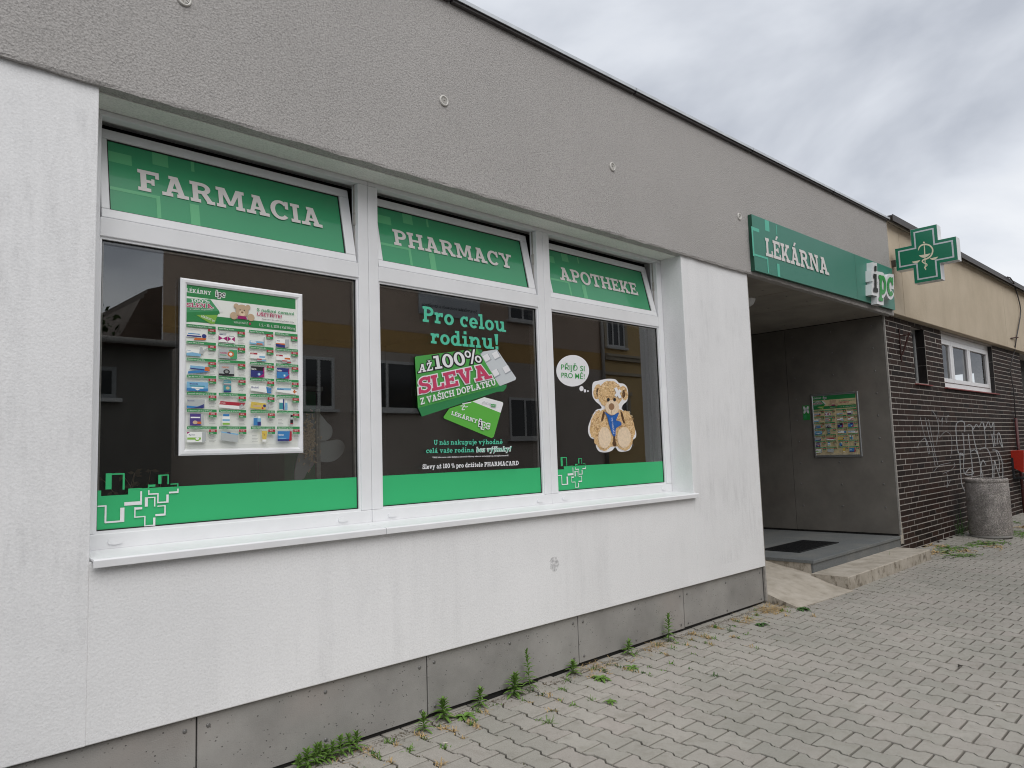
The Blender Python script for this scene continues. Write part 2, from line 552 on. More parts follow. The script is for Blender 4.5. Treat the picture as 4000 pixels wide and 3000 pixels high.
def _acc(base, up, kind_):
    w_, ps = GL[base]
    c = w_ / 2
    if base in 'aenu':
        c -= .04
    if kind_ == 'acute':
        q = [Gg((c - .10, up), (c + .06, up), (c + .24, up + .22), (c + .02, up + .22))]
    elif kind_ == 'caron':
        q = [Gg((c - .08, up), (c + .08, up), (c - .10, up + .2), (c - .26, up + .2)), Gg((c - .08, up), (c + .08, up), (c + .26, up + .2), (c + .10, up + .2))]
    else:
        q = [Aa(c, up + .11, .13, .13, 0, 360, .06, .06)]
    return (w_, ps + q)


for a_, (b_, u_, k_) in {'Á': ('A', 1.07, 'acute'), 'É': ('E', 1.07, 'acute'), 'Š': ('S', 1.08, 'caron'), 'Ž': ('Z', 1.07, 'caron'), 'Ů': ('U', 1.05, 'ring'), 'á': ('a', .78, 'acute'), 'ý': ('y', .78, 'acute'), 'ě': ('e', .78, 'caron'), 'š': ('s', .78, 'caron'), 'ž': ('z', .78, 'caron'), 'é': ('e', .78, 'acute'), 'í': ('i', .78, 'acute')}.items():
    GL[a_] = _acc(b_, u_, k_)


def piece_polys(p, e=0.0):
    """a stroke as a list of convex polygons, grown by e"""
    if p[0] == 'p':
        pts = p[1]
        if e:
            n = len(pts)
            ar = sum(pts[i][0] * pts[(i + 1) % n][1] - pts[(i + 1) % n][0] * pts[i][1] for i in range(n))
            q = pts if ar > 0 else pts[::-1]
            res = []
            for i in range(n):
                a, b, c = Vector(q[i - 1]), Vector(q[i]), Vector(q[(i + 1) % n])
                d1, d2 = (b - a).normalized(), (c - b).normalized()
                n1_, n2_ = Vector((d1.y, -d1.x)), Vector((d2.y, -d2.x))
                k = (n1_ + n2_)
                k = k / max(.45, k.dot(n1_))
                res.append(tuple(b + k * e))
            pts = res
        return [pts]
    _, cx, cy, rx, ry, a0, a1, wx, wy = p
    if e:
        rx, ry, wx, wy = rx + e, ry + e, wx + 2 * e, wy + 2 * e
        if abs(a1 - a0) < 359:
            k = math.degrees(e / max(rx, .05)); a0 -= k; a1 += k
    n = max(6, int(abs(a1 - a0) / 15))
    res = []
    for i in range(n):
        q = []
        for k, inner in ((i, 0), (i + 1, 0), (i + 1, 1), (i, 1)):
            a = R_(a0 + (a1 - a0) * k / n)
            q.append((cx + (rx - inner * wx) * math.cos(a), cy + (ry - inner * wy) * math.sin(a)))
        res.append(q)
    return res


def slab(text, sp=.07, e=0.0):
    """list of groups of polygons (one group per stroke) and the total width"""
    x = 0
    grp = []
    for ch in text:
        w_, ps = GL[ch]
        for p in ps:
            grp.append([[(px + x, py) for px, py in q] for q in piece_polys(p, e)])
        x += w_ + sp
    return grp, x - sp


_fonts = {}


def sans(text, bold=0.0):
    """text in Blender's own font as polygons, cap height 1"""
    cu = bpy.data.curves.new('t', 'FONT')
    cu.body = text
    cu.size = 1.0
    cu.offset = bold
    cu.resolution_u = 3
    o = bpy.data.objects.new('t', cu)
    COL.objects.link(o)
    dg = bpy.context.evaluated_depsgraph_get()
    me = o.evaluated_get(dg).to_mesh()
    k = 1 / .727
    vs = [(v.co.x * k, v.co.y * k) for v in me.vertices]
    fs = [tuple(p.vertices) for p in me.polygons]
    o.evaluated_get(dg).to_mesh_clear()
    bpy.data.objects.remove(o)
    bpy.data.curves.remove(cu)
    x0 = min(v[0] for v in vs); x1 = max(v[0] for v in vs)
    return [(x - x0, y) for x, y in vs], fs, x1 - x0


class Sheet:
    """flat print on a plane: fn(x, y) -> point, nrm towards the viewer; each layer sits a hair above the last"""
    def __init__(s, fn, nrm, eps=.00022, z0=0.0):
        s.fn, s.n, s.eps, s.k, s.z0 = fn, Vector(nrm), eps, 0, z0
        s.mb = MB()
        s.mats = []

    def mi(s, mat):
        if mat not in s.mats:
            s.mats.append(mat)
        return s.mats.index(mat)

    def put(s, pts):
        o = s.n * (s.z0 + s.k * s.eps)
        return [s.fn(x, y) + o for x, y in pts]

    def poly(s, pts, mat, bump=True):
        s.mb.face(s.put(pts), s.mi(mat))
        if bump: s.k += 1

    def rect(s, x0, y0, x1, y1, mat):
        s.poly([(x0, y0), (x1, y0), (x1, y1), (x0, y1)], mat)

    def ell(s, cx, cy, rx, ry, mat, n=24, wob=0, fr=9, rot=0):
        c_, s_ = math.cos(R_(rot)), math.sin(R_(rot))
        pts = []
        for i in range(n):
            a = 2 * math.pi * i / n
            q = 1 + (wob * random.uniform(-1, 1) if wob else 0)
            x, y = rx * q * math.cos(a), ry * q * math.sin(a)
            pts.append((cx + x * c_ - y * s_, cy + x * s_ + y * c_))
        s.poly(pts, mat)

    def slab(s, text, quad, mat, e=0.0, sp=.07):
        """quad: bl, br, tr, tl in sheet coordinates (baseline to cap height)"""
        grp, w_ = slab(text, sp, e)
        bl, br, tr, tl = [Vector(q) for q in quad]
        for g in grp:
            for q in g:
                pts = []
                for x, y in q:
                    t = x / w_
                    a = bl.lerp(br, t); b = tl.lerp(tr, t)
                    pts.append(tuple(a + (b - a) * y))
                s.poly(pts, mat, False)
            s.k += .4
        s.k += 1

    def sans(s, text, quad, mat, bold=0.0):
        vs, fs, w_ = sans(text, bold)
        bl, br, tr, tl = [Vector(q) for q in quad]
        pts = []
        for x, y in vs:
            a = bl.lerp(br, x / w_); b = tl.lerp(tr, x / w_)
            pts.append(tuple(a + (b - a) * y))
        s.mb.add(s.put(pts), fs, s.mi(mat))
        s.k += 1

    def sans_w(s, text, x, y, h, mat, bold=0.0, maxw=None):
        """left aligned on the sheet at x, baseline y, cap height h (sheet y grows upwards)"""
        vs, fs, w_ = sans(text, bold)
        k = h if not maxw else min(h, maxw / w_)
        s.mb.add(s.put([(x + a * k, y + b * h) for a, b in vs]), fs, s.mi(mat))
        s.k += 1

    def build(s, name, parent=None, loc=None):
        return s.mb.build(name, s.mats, parent, loc=loc)


def sq(*pts):
    return pts

# ================================================================== SETTING: ground, road, far pavement
def ground_mat():
    k = Mat('asphalt')
    col = k.ramp(k.noise(3, 6, .6), [(.3, (.085, .085, .087)), (.7, (.115, .113, .110))])
    k.base(col); k.bump(k.noise(220, 3), .002)
    return k.set(.85, .3)


M_asphalt = ground_mat()
M_earth = plain('joint_sand', (.012, .010, .007), .95, .1, var=.4, vs=40)


def paver_mat():
    k = Mat('concrete_paver')
    oi = k.n('ShaderNodeObjectInfo').outputs['Random']
    ri = k.n('ShaderNodeNewGeometry').outputs['Random Per Island']
    r = k.math('FRACT', k.math('ADD', oi, k.math('MULTIPLY', ri, 7.3)))
    col = k.ramp(r, [(0, (.350, .336, .300)), (.35, (.380, .364, .325)), (.7, (.382, .355, .322)), (1, (.405, .388, .348))])
    big = k.ramp(k.noise(.8, 4, .6), [(.3, (.86, .87, .86)), (.7, (1.1, 1.08, 1.08))])
    col = k.mix(1.0, col, big, 'MULTIPLY')
    fine = k.noise(190, 3, .7)
    col = k.mix(1.0, col, k.ramp(fine, [(.3, (.80, .80, .80)), (.7, (1.14, 1.14, 1.14))]), 'MULTIPLY')
    edge = k.ramp(k.noise(11, 5, .7), [(.5, (0, 0, 0)), (.72, (.55, .55, .55))])
    col = k.mix(edge, col, (.25, .235, .20))
    sp_ = k.voro(5.5)
    spot = k.ramp(sp_.outputs['Distance'], [(.035, (1, 1, 1)), (.06, (0, 0, 0))])
    keep = k.ramp(k.noise(3.1, 2), [(.53, (0, 0, 0)), (.56, (.6, .6, .6))])
    col = k.mix(k.math('MULTIPLY', spot, keep), col, (.13, .125, .12))
    moss = k.ramp(k.noise(6, 5, .7), [(.55, (0, 0, 0)), (.8, (.35, .35, .35))])
    col = k.mix(moss, col, (.20, .195, .15))
    k.base(col)
    k.bump(k.math('ADD', fine, k.math('MULTIPLY', k.noise(45, 3), .6)), .0016)
    return k.set(.86, .25)


M_paver = paver_mat()

# one ground sheet to the horizon, following the pavement's fall near the wall
g = MB()
ys = [400, 3, .3, -3.05, -3.4, -400]
zs_ = [-.30, -.30, -.075, gz(0, -3.05) - .075, -.27, -.27]
for i in range(len(ys) - 1):
    g.face([(-400, ys[i], zs_[i]), (-400, ys[i + 1], zs_[i + 1]), (400, ys[i + 1], zs_[i + 1] + 0), (400, ys[i], zs_[i])])
kind(fixn(g.build('ground', M_earth)), 'structure')
rd = MB(); rd.box(-120, 120, -8.6, -3.26, -.30, -.235)
kind(rd.build('road', M_asphalt), 'structure')
fp = MB(); fp.box(-120, 120, -10.98, -8.6, -.30, -.11)
kind(fp.build('pavement_opposite', M_plinth), 'structure')

# ---- pavement: sand bed + interlocking bone-shaped pavers
PX, PY, TH = .1575, .2030, .014
anchor = on_g(2300 + 525 * .27125, 2550 + 658 * .27125)
bed = MB()
bed.face([(-3, .32, gz(-3, .32) - .034), (-3, -2.56, gz(-3, -2.56) - .034), (22, -2.56, gz(22, -2.56) - .034), (22, .32, gz(22, .32) - .034)])
pave = kind(bed.build('pavement', M_earth), 'structure')


def paver_outline(gap=.0060):
    a, hx, hy = .0115, PX / 2, PY / 2
    h = hy - gap
    prof = [(-h, +a), (-hy * .62, +a), (-hy * .38, -a), (hy * .38, -a), (hy * .62, +a), (h, +a)]
    right = [(hx + o - gap, y) for y, o in prof]
    left = [(-hx - o + gap, y) for y, o in prof[::-1]]
    return right + left


def paver_mesh(chamfer=.003, depth=.05):
    ol = paver_outline()
    n = len(ol)
    top = [(x * (1 - chamfer / .075), y * (1 - chamfer / .095), 0) for x, y in ol]
    mid = [(x, y, -chamfer) for x, y in ol]
    bot = [(x, y, -depth) for x, y in ol]
    fs = [tuple(range(n))]
    for o in (0, n):
        fs += [(o + (i + 1) % n, o + i, o + n + i, o + n + (i + 1) % n) for i in range(n)]
    return top + mid + bot, fs


pv, pf = paver_mesh()
pme = bpy.data.meshes.new('paver')
pme.from_pydata(pv, [], pf)
pme.materials.append(M_paver)
pme.update()
ct, st = math.cos(TH), math.sin(TH)
cells = []
for i in range(-40, 100):
    for j in range(-14, 8):
        lx = i * PX + PX / 2
        ly = j * PY + (PY / 2 if i % 2 == 0 else 0)
        x = anchor.x + lx * ct - ly * st
        y = anchor.y + lx * st + ly * ct
        if x < 1.2 or x > 20 or y > .13 or y < -2.56 - .06:
            continue
        if 6.95 < x < 10.45 and y > -.22: continue
        d = Vector((x, y, gz(x, y))) - CAM
        zc = d.dot(_fw)
        if zc < .5: continue
        u = 2000 + FPX * d.dot(_rt) / zc
        v = 1500 - FPX * d.dot(_up) / zc
        vis = -150 < u < 4150 and -100 < v < 3180
        cells.append((not vis, d.length, x, y))
cells.sort()
tilt = Matrix.Rotation(math.atan(GB), 4, 'X') @ Matrix.Rotation(-math.atan(GA), 4, 'Y') @ Matrix.Rotation(TH, 4, 'Z')
rest = MB()
for n_, (iv, dist, x, y) in enumerate(cells):
    jz = random.uniform(-.0018, .0018)
    j = Matrix.Translation((x, y, gz(x, y) + jz)) @ tilt @ Matrix.Rotation(random.uniform(-.012, .012), 4, 'Z') @ Matrix.Rotation(random.uniform(-.009, .009), 4, 'X') @ Matrix.Rotation(random.uniform(-.011, .011), 4, 'Y')
    if n_ < 300:
        o = bpy.data.objects.new('paver', pme)
        COL.objects.link(o)
        o.parent = pave
        o.matrix_local = j
    else:
        rest.add([j @ Vector(p) for p in pv], pf)
kind(rest.build('paver_field', M_paver, pave), 'stuff')

# kerb slabs beyond the pavers
M_slab = cement('concrete_slab', (.30, .285, .265), pits=False)
ye = [-2.545, -3.04]
x = 1.2
slx = on_g(3400 + 1840 * .27125, 2550 + 1525 * .27125).x
k0 = slx - 10 * .5
for i in range(28):
    xa = k0 + i * .5
    b = MB()
    p = [(xa + .003, ye[0], 0), (xa + .497, ye[0], 0), (xa + .497, ye[1], 0), (xa + .003, ye[1], 0)]
    p = [(q[0], q[1], gz(q[0], q[1]) + .006 + random.uniform(-.001, .001)) for q in p]
    b.prism([Vector(q) - Vector((0, 0, .06)) for q in p][::-1], (0, 0, .06))
    fixn(b.build('edging_slab', M_slab, pave, bevel=.004))
kb = MB()
kb.box(-20, 40, -3.26, -3.05, -.32, gz(5, -3.05) + .0, zs=0)
kind(kb.build('kerb', M_slab, bevel=.02), 'structure')

# ================================================================== PHARMACY BUILDING
ph = empty('pharmacy_building', (4, .2, 0), 'low pharmacy building with white walls, grey upper band and three shop windows', 'building')
XL, XR, XE, XP = .94, 5.655, 6.84, 10.73     # window opening, end of white wall, far wall of porch
YF = .2185                                   # front of the window frames
ZS = .385                                    # underside of the white plaster


def wall_piece(x0, x1, y0, y1, z0, z1, mat, name='wall', bev=.006):
    b = MB(); b.box(x0, x1, y0, y1, z0, z1)
    return b.build(name, mat, ph, bevel=bev, seg=3)


wall_piece(-7, XL, -.003, .40, ZS, 3.34, M_white)
wall_piece(XL - .012, XR + .0, 0, .399, ZS + .0004, 1.145, M_white)
wall_piece(XR, XE, 0, .40, ZS, 3.34, M_white)
# ragged plaster lip under the fascia and the fascia itself
TOP0, TSL = 4.456, .0103


def ftop(x):
    return TOP0 + TSL * (x + 7)


fb = MB()
nx = 220
x0, x1 = -7, 10.84
for i in range(nx):
    a, b_ = x0 + (x1 - x0) * i / nx, x0 + (x1 - x0) * (i + 1) / nx
    random.seed(i); za = 3.27 + random.uniform(-.004, .004); ya = random.uniform(-.004, .003)
    random.seed(i + 1); zb = 3.27 + random.uniform(-.004, .004); yb = random.uniform(-.004, .003)
    fb.face([(a, -.03, 3.285), (b_, -.03, 3.285), (b_, -.03, ftop(b_)), (a, -.03, ftop(a))])
    fb.face([(a, -.025 + ya, za), (b_, -.025 + yb, zb), (b_, -.03, 3.285), (a, -.03, 3.285)])
    fb.face([(a, .05, 3.272), (b_, .05, 3.272), (b_, -.025 + yb, zb), (a, -.025 + ya, za)])
fb.face([(x1, -.03, 3.285), (x1, .05, 3.272), (x1, .05, ftop(x1)), (x1, -.03, ftop(x1))])
fb.face([(x0, .05, ftop(x0)), (x0, -.03, ftop(x0)), (x1, -.03, ftop(x1)), (x1, .05, ftop(x1))])
fb.build('fascia', M_grey, ph)
random.seed(11)
wall_piece(XL + .001, XR - .001, .051, .40, 3.268, 3.34, M_soffit, 'soffit', .003)
rs = MB(); rs.box(-7, 10.8, .06, 9, 3.345, 4.40)
rs.build('roof_slab', M_dark, ph)
# roof flashing in lengths
xa = -7.0
while xa < 10.8:
    xb = min(xa + 2.0, 10.86)
    b = MB()
    for q in range(1):
        za, zb = ftop(xa), ftop(xb)
        prof = [(-.075, -.016), (-.068, -.016), (-.068, .002), (.4, .012), (.4, .022), (-.075, .010)]
        A = [(xa + .002, y, za + z) for y, z in prof]; B = [(xb + .006, y, zb + z) for y, z in prof]
        n = len(prof)
        b.add(A + B, [tuple(range(n))[::-1], tuple(range(n, 2 * n))] + [(i, (i + 1) % n, n + (i + 1) % n, n + i) for i in range(n)])
    fixn(b.build('roof_flashing', M_flash, ph))
    b = MB(); b.box(xa + .01, xb - .01, -.062, -.031, ftop(xa) - .034, ftop(xa) - .003, zs=TSL)  # dark strip standing in for the shadow line beneath the flashing
    b.build('flashing_shadow_line', M_flash_dark, ph)
    xa = xb

# plinth boards with screws
pj = [-2.6, -1.27, .065, 1.41, 2.75, 4.105, 5.455, XE - .012]
scr = MB(); scr.lathe([(0, .004), (.006, .0038), (.009, .002), (.0095, 0)], (0, 0, 0), 10, axis='y')
scr_me = scr.build('screw', M_screw, None, True)
scr_me_data = scr_me.data
bpy.data.objects.remove(scr_me)


def screw(parent, loc, rot=None, sc=1.0):
    o = bpy.data.objects.new('screw', scr_me_data)
    COL.objects.link(o)
    o.parent = parent
    o.location = Vector(loc) - wpos(parent)
    o.scale = (sc, sc, sc)
    if rot: o.rotation_euler = rot


for i in range(len(pj) - 1):
    a, b_ = pj[i] + .004, pj[i + 1] - .004
    b = MB(); b.box(a, b_, .03, .042, gz((a + b_) / 2, 0) + .028, ZS + .012)
    o = b.build('plinth_panel', M_plinth, ph, bevel=.0015)
    if pj[i + 1] > .5:
        for t in (.05, (b_ - a) / 2, (b_ - a) - .05):
            for z in (.085, .325):
                screw(o, (a + t, .029, z + random.uniform(-.008, .008)), sc=1.1)
b = MB(); b.box(-2.6, XE - .014, .05, .40, -.05, ZS + .01)
b.build('plinth_base', M_gap, ph)
# metal corner trim at the porch edge
b = MB(); b.box(XE - .004, XE + .020, .006, .030, .055, 3.268); b.box(XE + .006, XE + .020, .030, .36, .055, 3.26)
b.build('corner_trim', M_trim, ph, bevel=.002)

# room behind the windows
b = MB()
b.box(.5, 6.6, .40, 6.0, .28, .34)
b.build('room_floor', M_floor_in, ph)
b = MB(); b.box(.5, 6.6, .40, 6.0, 3.29, 3.34); b.build('room_ceiling', M_dark, ph)
b = MB(); b.box(.45, .5, .40, 6.0, .28, 3.34); b.box(6.6, 6.65, .40, 6.0, .28, 3.34); b.box(.45, 6.65, 6.0, 6.05, .28, 3.34)
b.build('room_wall', M_dark, ph)

# ---- three window units
units = [(XL + .002, 2.511), (2.513, 4.086), (4.088, XR - .002)]
WORDS = [('FARMACIA', [(539, 740), (1257.8, 893.7), (1251, 822), (535.7, 661)]),
         ('PHARMACY', [(1538.7, 954), (1999.8, 1053), (1995, 1000), (1530.6, 893)]),
         ('APOTHEKE', [(2185, 1093), (2490, 1154), (2481, 1107), (2181.6, 1044.2)])]
TILT = [R_(11.5), R_(11.5), R_(13)]
YG = .247
shop_windows = []


def cross_rects():
    """green/white stepped crosses, measured in the photo on the first pane (x, y of a 0.678 px grid)"""
    g_ = [(610, 197, 643, 288), (610, 197, 718, 205), (708, 197, 718, 290), (740, 283, 817, 291), (808, 283, 817, 300),
          (912, 207, 930, 258), (912, 205, 972, 211), (965, 205, 972, 260), (853, 262, 895, 275), (853, 262, 860, 294), (982, 256, 1027, 262), (1020, 256, 1027, 286)]
    w_ = [(808, 300, 817, 378), (716, 360, 815, 380), (530, 382, 612, 390), (603, 382, 612, 480), (603, 470, 715, 480), (692, 395, 715, 472),
          (853, 294, 860, 318), (853, 312, 912, 320), (905, 312, 912, 368), (905, 360, 970, 368), (957, 320, 970, 365), (1020, 286, 1027, 310), (972, 302, 1027, 312),
          (833, 337, 850, 388), (833, 334, 893, 340), (886, 334, 893, 388), (905, 382, 952, 388), (945, 382, 952, 438), (893, 430, 950, 442),
          (772, 392, 817, 405), (772, 392, 778, 450), (772, 444, 835, 450), (829, 444, 835, 500), (829, 494, 892, 500), (880, 452, 892, 498)]
    res = []
    for m_, rs_ in ((0, g_), (1, w_)):
        for a, b2, c, d in rs_:
            # each bar: mid line gives the true place, thickness kept
            p = on_y(a * .678, 1700 + b2 * .678, .245); q = on_y(c * .678, 1700 + d * .678, .245)
            res.append((m_, p.x, p.z, q.x, q.z, c - a, d - b2))
    return res


CR = []
for m_, xa_, za_, xb_, zb_, wpx, hpx in cross_rects():
    CR.append((m_, xa_, za_, xb_, zb_, wpx, hpx))

for ui, (xa, xb) in enumerate(units):
    f = MB()
    jw = .071
    f.box(xa, xb, YF, YF + .07, 1.168, 1.242)                       # bottom rail
    f.box(xa, xb, YF, YF + .07, 3.240, 3.2665)                      # head
    f.box(xa, xa + jw, YF, YF + .07, 1.2425, 3.2395)                # jambs
    f.box(xb - jw, xb, YF, YF + .07, 1.2425, 3.2395)
    f.box(xa + jw + .0004, xb - jw - .0004, YF + .0005, YF + .07, 2.645, 2.738)   # transom
    win = f.build('shop_window', M_pvc, ph, bevel=.004, seg=2)
    win['label'] = ['shop window unit behind the framed price poster', 'middle shop window unit with the discount box stickers', 'shop window unit with the teddy bear sticker'][ui]
    shop_windows.append(win)
    gx0, gx1, gz0, gz1 = xa + jw, xb - jw, 1.242, 2.645
    bd = MB()                                                       # glazing bead and gasket
    for (w0, ya, yb, m_) in ((.012, YF + .010, YF + .05, 0), (.017, YF + .0225, YF + .05, 1)):
        off = 0 if m_ == 0 else .012
        a0, a1, c0, c1 = gx0 + off, gx1 - off, gz0 + off, gz1 - off
        t = .012 if m_ == 0 else .005
        bd.box(a0, a1, ya, yb, c0, c0 + t, m_); bd.box(a0, a1, ya, yb, c1 - t, c1, m_)
        bd.box(a0, a0 + t, ya + .0003, yb, c0 + t, c1 - t, m_); bd.box(a1 - t, a1, ya + .0003, yb, c0 + t, c1 - t, m_)
    bd.build('glazing_bead', [M_pvc, M_gasket], win)
    for yy, nm in ((YG, 'glass_pane'), (YG + .020, 'glass_pane')):
        b = MB(); b.face([(gx0 + .01, yy, gz0 + .01), (gx1 - .01, yy, gz0 + .01), (gx1 - .01, yy, gz1 - .01), (gx0 + .01, yy, gz1 - .01)])
        b.build(nm, M_glass, win)
    b = MB()                                                        # spacer bar seen between the panes
    for (a0, a1, c0, c1) in ((gx0 + .017, gx0 + .026, gz0 + .017, gz1 - .017), (gx1 - .026, gx1 - .017, gz0 + .017, gz1 - .017), (gx0 + .026, gx1 - .026, gz0 + .017, gz0 + .026), (gx0 + .026, gx1 - .026, gz1 - .026, gz1 - .017)):
        b.box(a0, a1, YG + .003, YG + .017, c0, c1)
    b.build('spacer_bar', M_trim, win)
    b = MB()                                                        # inner sill board
    b.box(xa, xb, .30, .40, 1.150, 1.180); b.build('inner_sill', M_dark, win)
    # green film along the bottom of the pane with its stepped crosses
    zt = 1.440
    ins = .0175
    fn = lambda x, z: Vector((x, YG - .0012, z))
    sh = Sheet(fn, (0, -1, 0))
    if ui == 0:
        nA = on_y(583 * .678, 1700 + 300 * .678, YG).x; nB = on_y(738 * .678, 1700 + 300 * .678, YG).x; nz = .026
        sh.poly([(gx0 + ins, gz0 + ins), (gx1 - ins, gz0 + ins), (gx1 - ins, zt), (nB, zt), (nB, zt - nz), (nA, zt - nz), (nA, zt), (gx0 + ins, zt)], M_band)
    elif ui == 2:
        nA, nB, nz = gx0 + .03, gx0 + .10, .022
        sh.poly([(gx0 + ins, gz0 + ins), (gx1 - ins, gz0 + ins), (gx1 - ins, zt), (nB, zt), (nB, zt - nz), (nA, zt - nz), (nA, zt), (gx0 + ins, zt)], M_band)
    else:
        sh.rect(gx0 + ins, gz0 + ins, gx1 - ins, zt, M_band)
    if ui in (0, 2):
        zref = on_y(583 * .678, 1700 + 295 * .678, YG).z
        for m_, xA, zA, xB, zB, wpx, hpx in CR:
            x0_, x1_ = min(xA, xB), max(xA, xB); z0_, z1_ = min(zA, zB), max(zA, zB)
            tx = (x1_ - x0_) / max(wpx, 1)
            if wpx <= 10 and hpx > 12: z0_, z1_ = z0_, z1_
            if hpx <= 10 and wpx > 12:                # thin horizontal bar: keep it thin
                zm = (z0_ + z1_) / 2; th_ = hpx * .00083; z0_, z1_ = zm - th_ / 2, zm + th_ / 2
            if hpx > 10 and hpx < 24:
                zm = (z0_ + z1_) / 2; th_ = hpx * .00083; z0_, z1_ = zm - th_ / 2, zm + th_ / 2
            if ui == 2:
                k = .86
                dx = gx0 + .022 - (on_y(530 * .678, 2080, YG).x) * k
                x0_, x1_ = x0_ * k + dx, x1_ * k + dx
                z0_, z1_ = zt + (z0_ - zref) * .92, zt + (z1_ - zref) * .92
            else:
                z0_, z1_ = zt + (z0_ - zref), zt + (z1_ - zref)
            x0_ = max(x0_, gx0 + ins + .001)
            if x1_ > x0_:
                sh.rect(x0_, z0_, x1_, z1_, M_band if m_ == 0 else M_wprint)
    sh.build('green_band_film', win)
    # covers of the drain slots
    for cx in ((xa + .16, xb - .20) if ui == 0 else (xa + .14, xb - .13)):
        b = MB(); z = 1.203
        b.prism([(cx - .032, YF - .0005, z), (cx - .030, YF - .0005, z - .011), (cx, YF - .0005, z - .016), (cx + .030, YF - .0005, z - .011), (cx + .032, YF - .0005, z), (cx + .030, YF - .0005, z + .009), (cx, YF - .0005, z + .014), (cx - .030, YF - .0005, z + .009)], (0, -.007, 0))
        fixn(b.build('drain_cover', M_pvc, win, bevel=.002))
    # ---- tilted hopper sash above the transom
    th = TILT[ui]
    up = Vector((0, math.sin(th), math.cos(th))); nn = Vector((0, -math.cos(th), math.sin(th)))
    o0 = Vector((xa + .079, YF + .006, 2.7415))
    W_, H_ = (xb - .079) - (xa + .079), .488
    s = MB(); ex = Vector((1, 0, 0)); ml, mr, mb_, mt_ = .038, .066, .046, .052
    bk = -nn * .055
    s.obox(o0, ex * W_, bk, up * mb_); s.obox(o0 + up * (H_ - mt_), ex * W_, bk, up * mt_)
    s.obox(o0 + up * (mb_ + .0002), ex * ml, bk, up * (H_ - mb_ - mt_ - .0004)); s.obox(o0 + ex * (W_ - mr) + up * (mb_ + .0002), ex * mr, bk, up * (H_ - mb_ - mt_ - .0004))
    sash = fixn(s.build('hopper_sash', M_pvc, win, bevel=.004))
    s = MB(); gk = .006
    i0 = o0 + ex * ml + up * mb_ - nn * .010; iw, ih = W_ - ml - mr, H_ - mb_ - mt_
    s.obox(i0, ex * iw, bk * .3, up * gk); s.obox(i0 + up * (ih - gk), ex * iw, bk * .3, up * gk)
    s.obox(i0 + up * gk, ex * gk, bk * .3, up * (ih - 2 * gk)); s.obox(i0 + ex * (iw - gk) + up * gk, ex * gk, bk * .3, up * (ih - 2 * gk))
    fixn(s.build('sash_gasket', M_gasket, win))
    pp = i0 - nn * .004
    fn = lambda x, y, pp=pp, up=up, iw=iw, ih=ih: pp + Vector((1, 0, 0)) * (x * iw) + up * (y * ih)
    sh = Sheet(fn, nn)
    sh.rect(.004, .012, .996, .988, M_film)
    for (a, b2, c, d) in ((0.006, .70, .088, .85), (.165, .80, .225, .985), (.315, .83, .328, .985), (.006, .30, .185, .345), (.170, .015, .185, .30), (.298, .015, .335, .33)):
        sh.rect(a, b2, c, d, M_film_l)
    sh.build('green_sash_film', win)
    word, quad = WORDS[ui]
    q = [on_p(u, v, pp, nn) for u, v in quad]
    zb_ = sum(((p - pp).dot(up)) for p in q[:2]) / 2; zt_ = sum(((p - pp).dot(up)) for p in q[2:]) / 2
    xl_ = (q[0].x + q[3].x) / 2; xr_ = (q[1].x + q[2].x) / 2
    fn2 = lambda x, y, pp=pp, up=up: Vector((x, pp.y, pp.z)) + up * y
    sh = Sheet(fn2, nn, z0=.0032)
    sh.slab(word, [(xl_, zb_), (xr_, zb_), (xr_, zt_), (xl_, zt_)], M_ltext)
    sh.build('sash_lettering', win)
    # scissor stay and catch in the gap at the right jamb
    b = MB(); b.box(xb - jw - .006, xb - jw - .0005, YF + .03, YF + .05, 2.98, 3.06); b.box(xb - jw - .004, xb - jw - .0005, YF + .036, YF + .046, 2.75, 3.235)
    b.build('sash_stay', M_trim, win)

# outer sills, two lengths meeting at a seam, ends turned up
seam = on_y(1508, 2080, -.04).x
for a, b_ in ((XL + .004, seam - .002), (seam + .002, XR + .012)):
    b = MB()
    prof = [(YF + .0, 1.171), (YF, 1.163), (-.032, 1.147), (-.040, 1.120), (-.044, 1.120), (-.046, 1.151), (-.040, 1.1575)]
    n = len(prof)
    A = [(a, y, z) for y, z in prof]; B = [(b_, y, z) for y, z in prof]
    b.add(A + B, [tuple(range(n))[::-1], tuple(range(n, 2 * n))] + [(i, (i + 1) % n, n + (i + 1) % n, n + i) for i in range(n)])
    fixn(b.build('window_sill', M_alu, ph, bevel=.0025))

# ================================================================== PORCH
ZFL, ZCE = .288, 3.295
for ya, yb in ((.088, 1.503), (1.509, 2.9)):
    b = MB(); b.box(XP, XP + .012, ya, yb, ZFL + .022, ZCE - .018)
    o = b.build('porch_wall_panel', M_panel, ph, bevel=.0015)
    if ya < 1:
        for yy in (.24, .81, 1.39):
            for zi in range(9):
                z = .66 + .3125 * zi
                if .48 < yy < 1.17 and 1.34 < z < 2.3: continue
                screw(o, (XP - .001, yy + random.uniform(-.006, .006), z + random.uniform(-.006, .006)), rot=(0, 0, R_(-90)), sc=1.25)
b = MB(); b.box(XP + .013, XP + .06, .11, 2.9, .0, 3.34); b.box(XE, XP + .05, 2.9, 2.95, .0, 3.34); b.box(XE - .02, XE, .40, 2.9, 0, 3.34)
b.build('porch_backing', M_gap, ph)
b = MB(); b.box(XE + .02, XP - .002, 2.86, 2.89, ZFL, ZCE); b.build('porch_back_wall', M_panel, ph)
b = MB(); b.box(XP - .002, XP + .026, .064, .087, .30, 3.30)
b.build('corner_trim', M_trim, ph, bevel=.002)
M_ceil = cement('porch_ceiling_board', (.30, .275, .24), pits=False)
cj = [XE + .022, 8.06, 9.13, XP - .002]
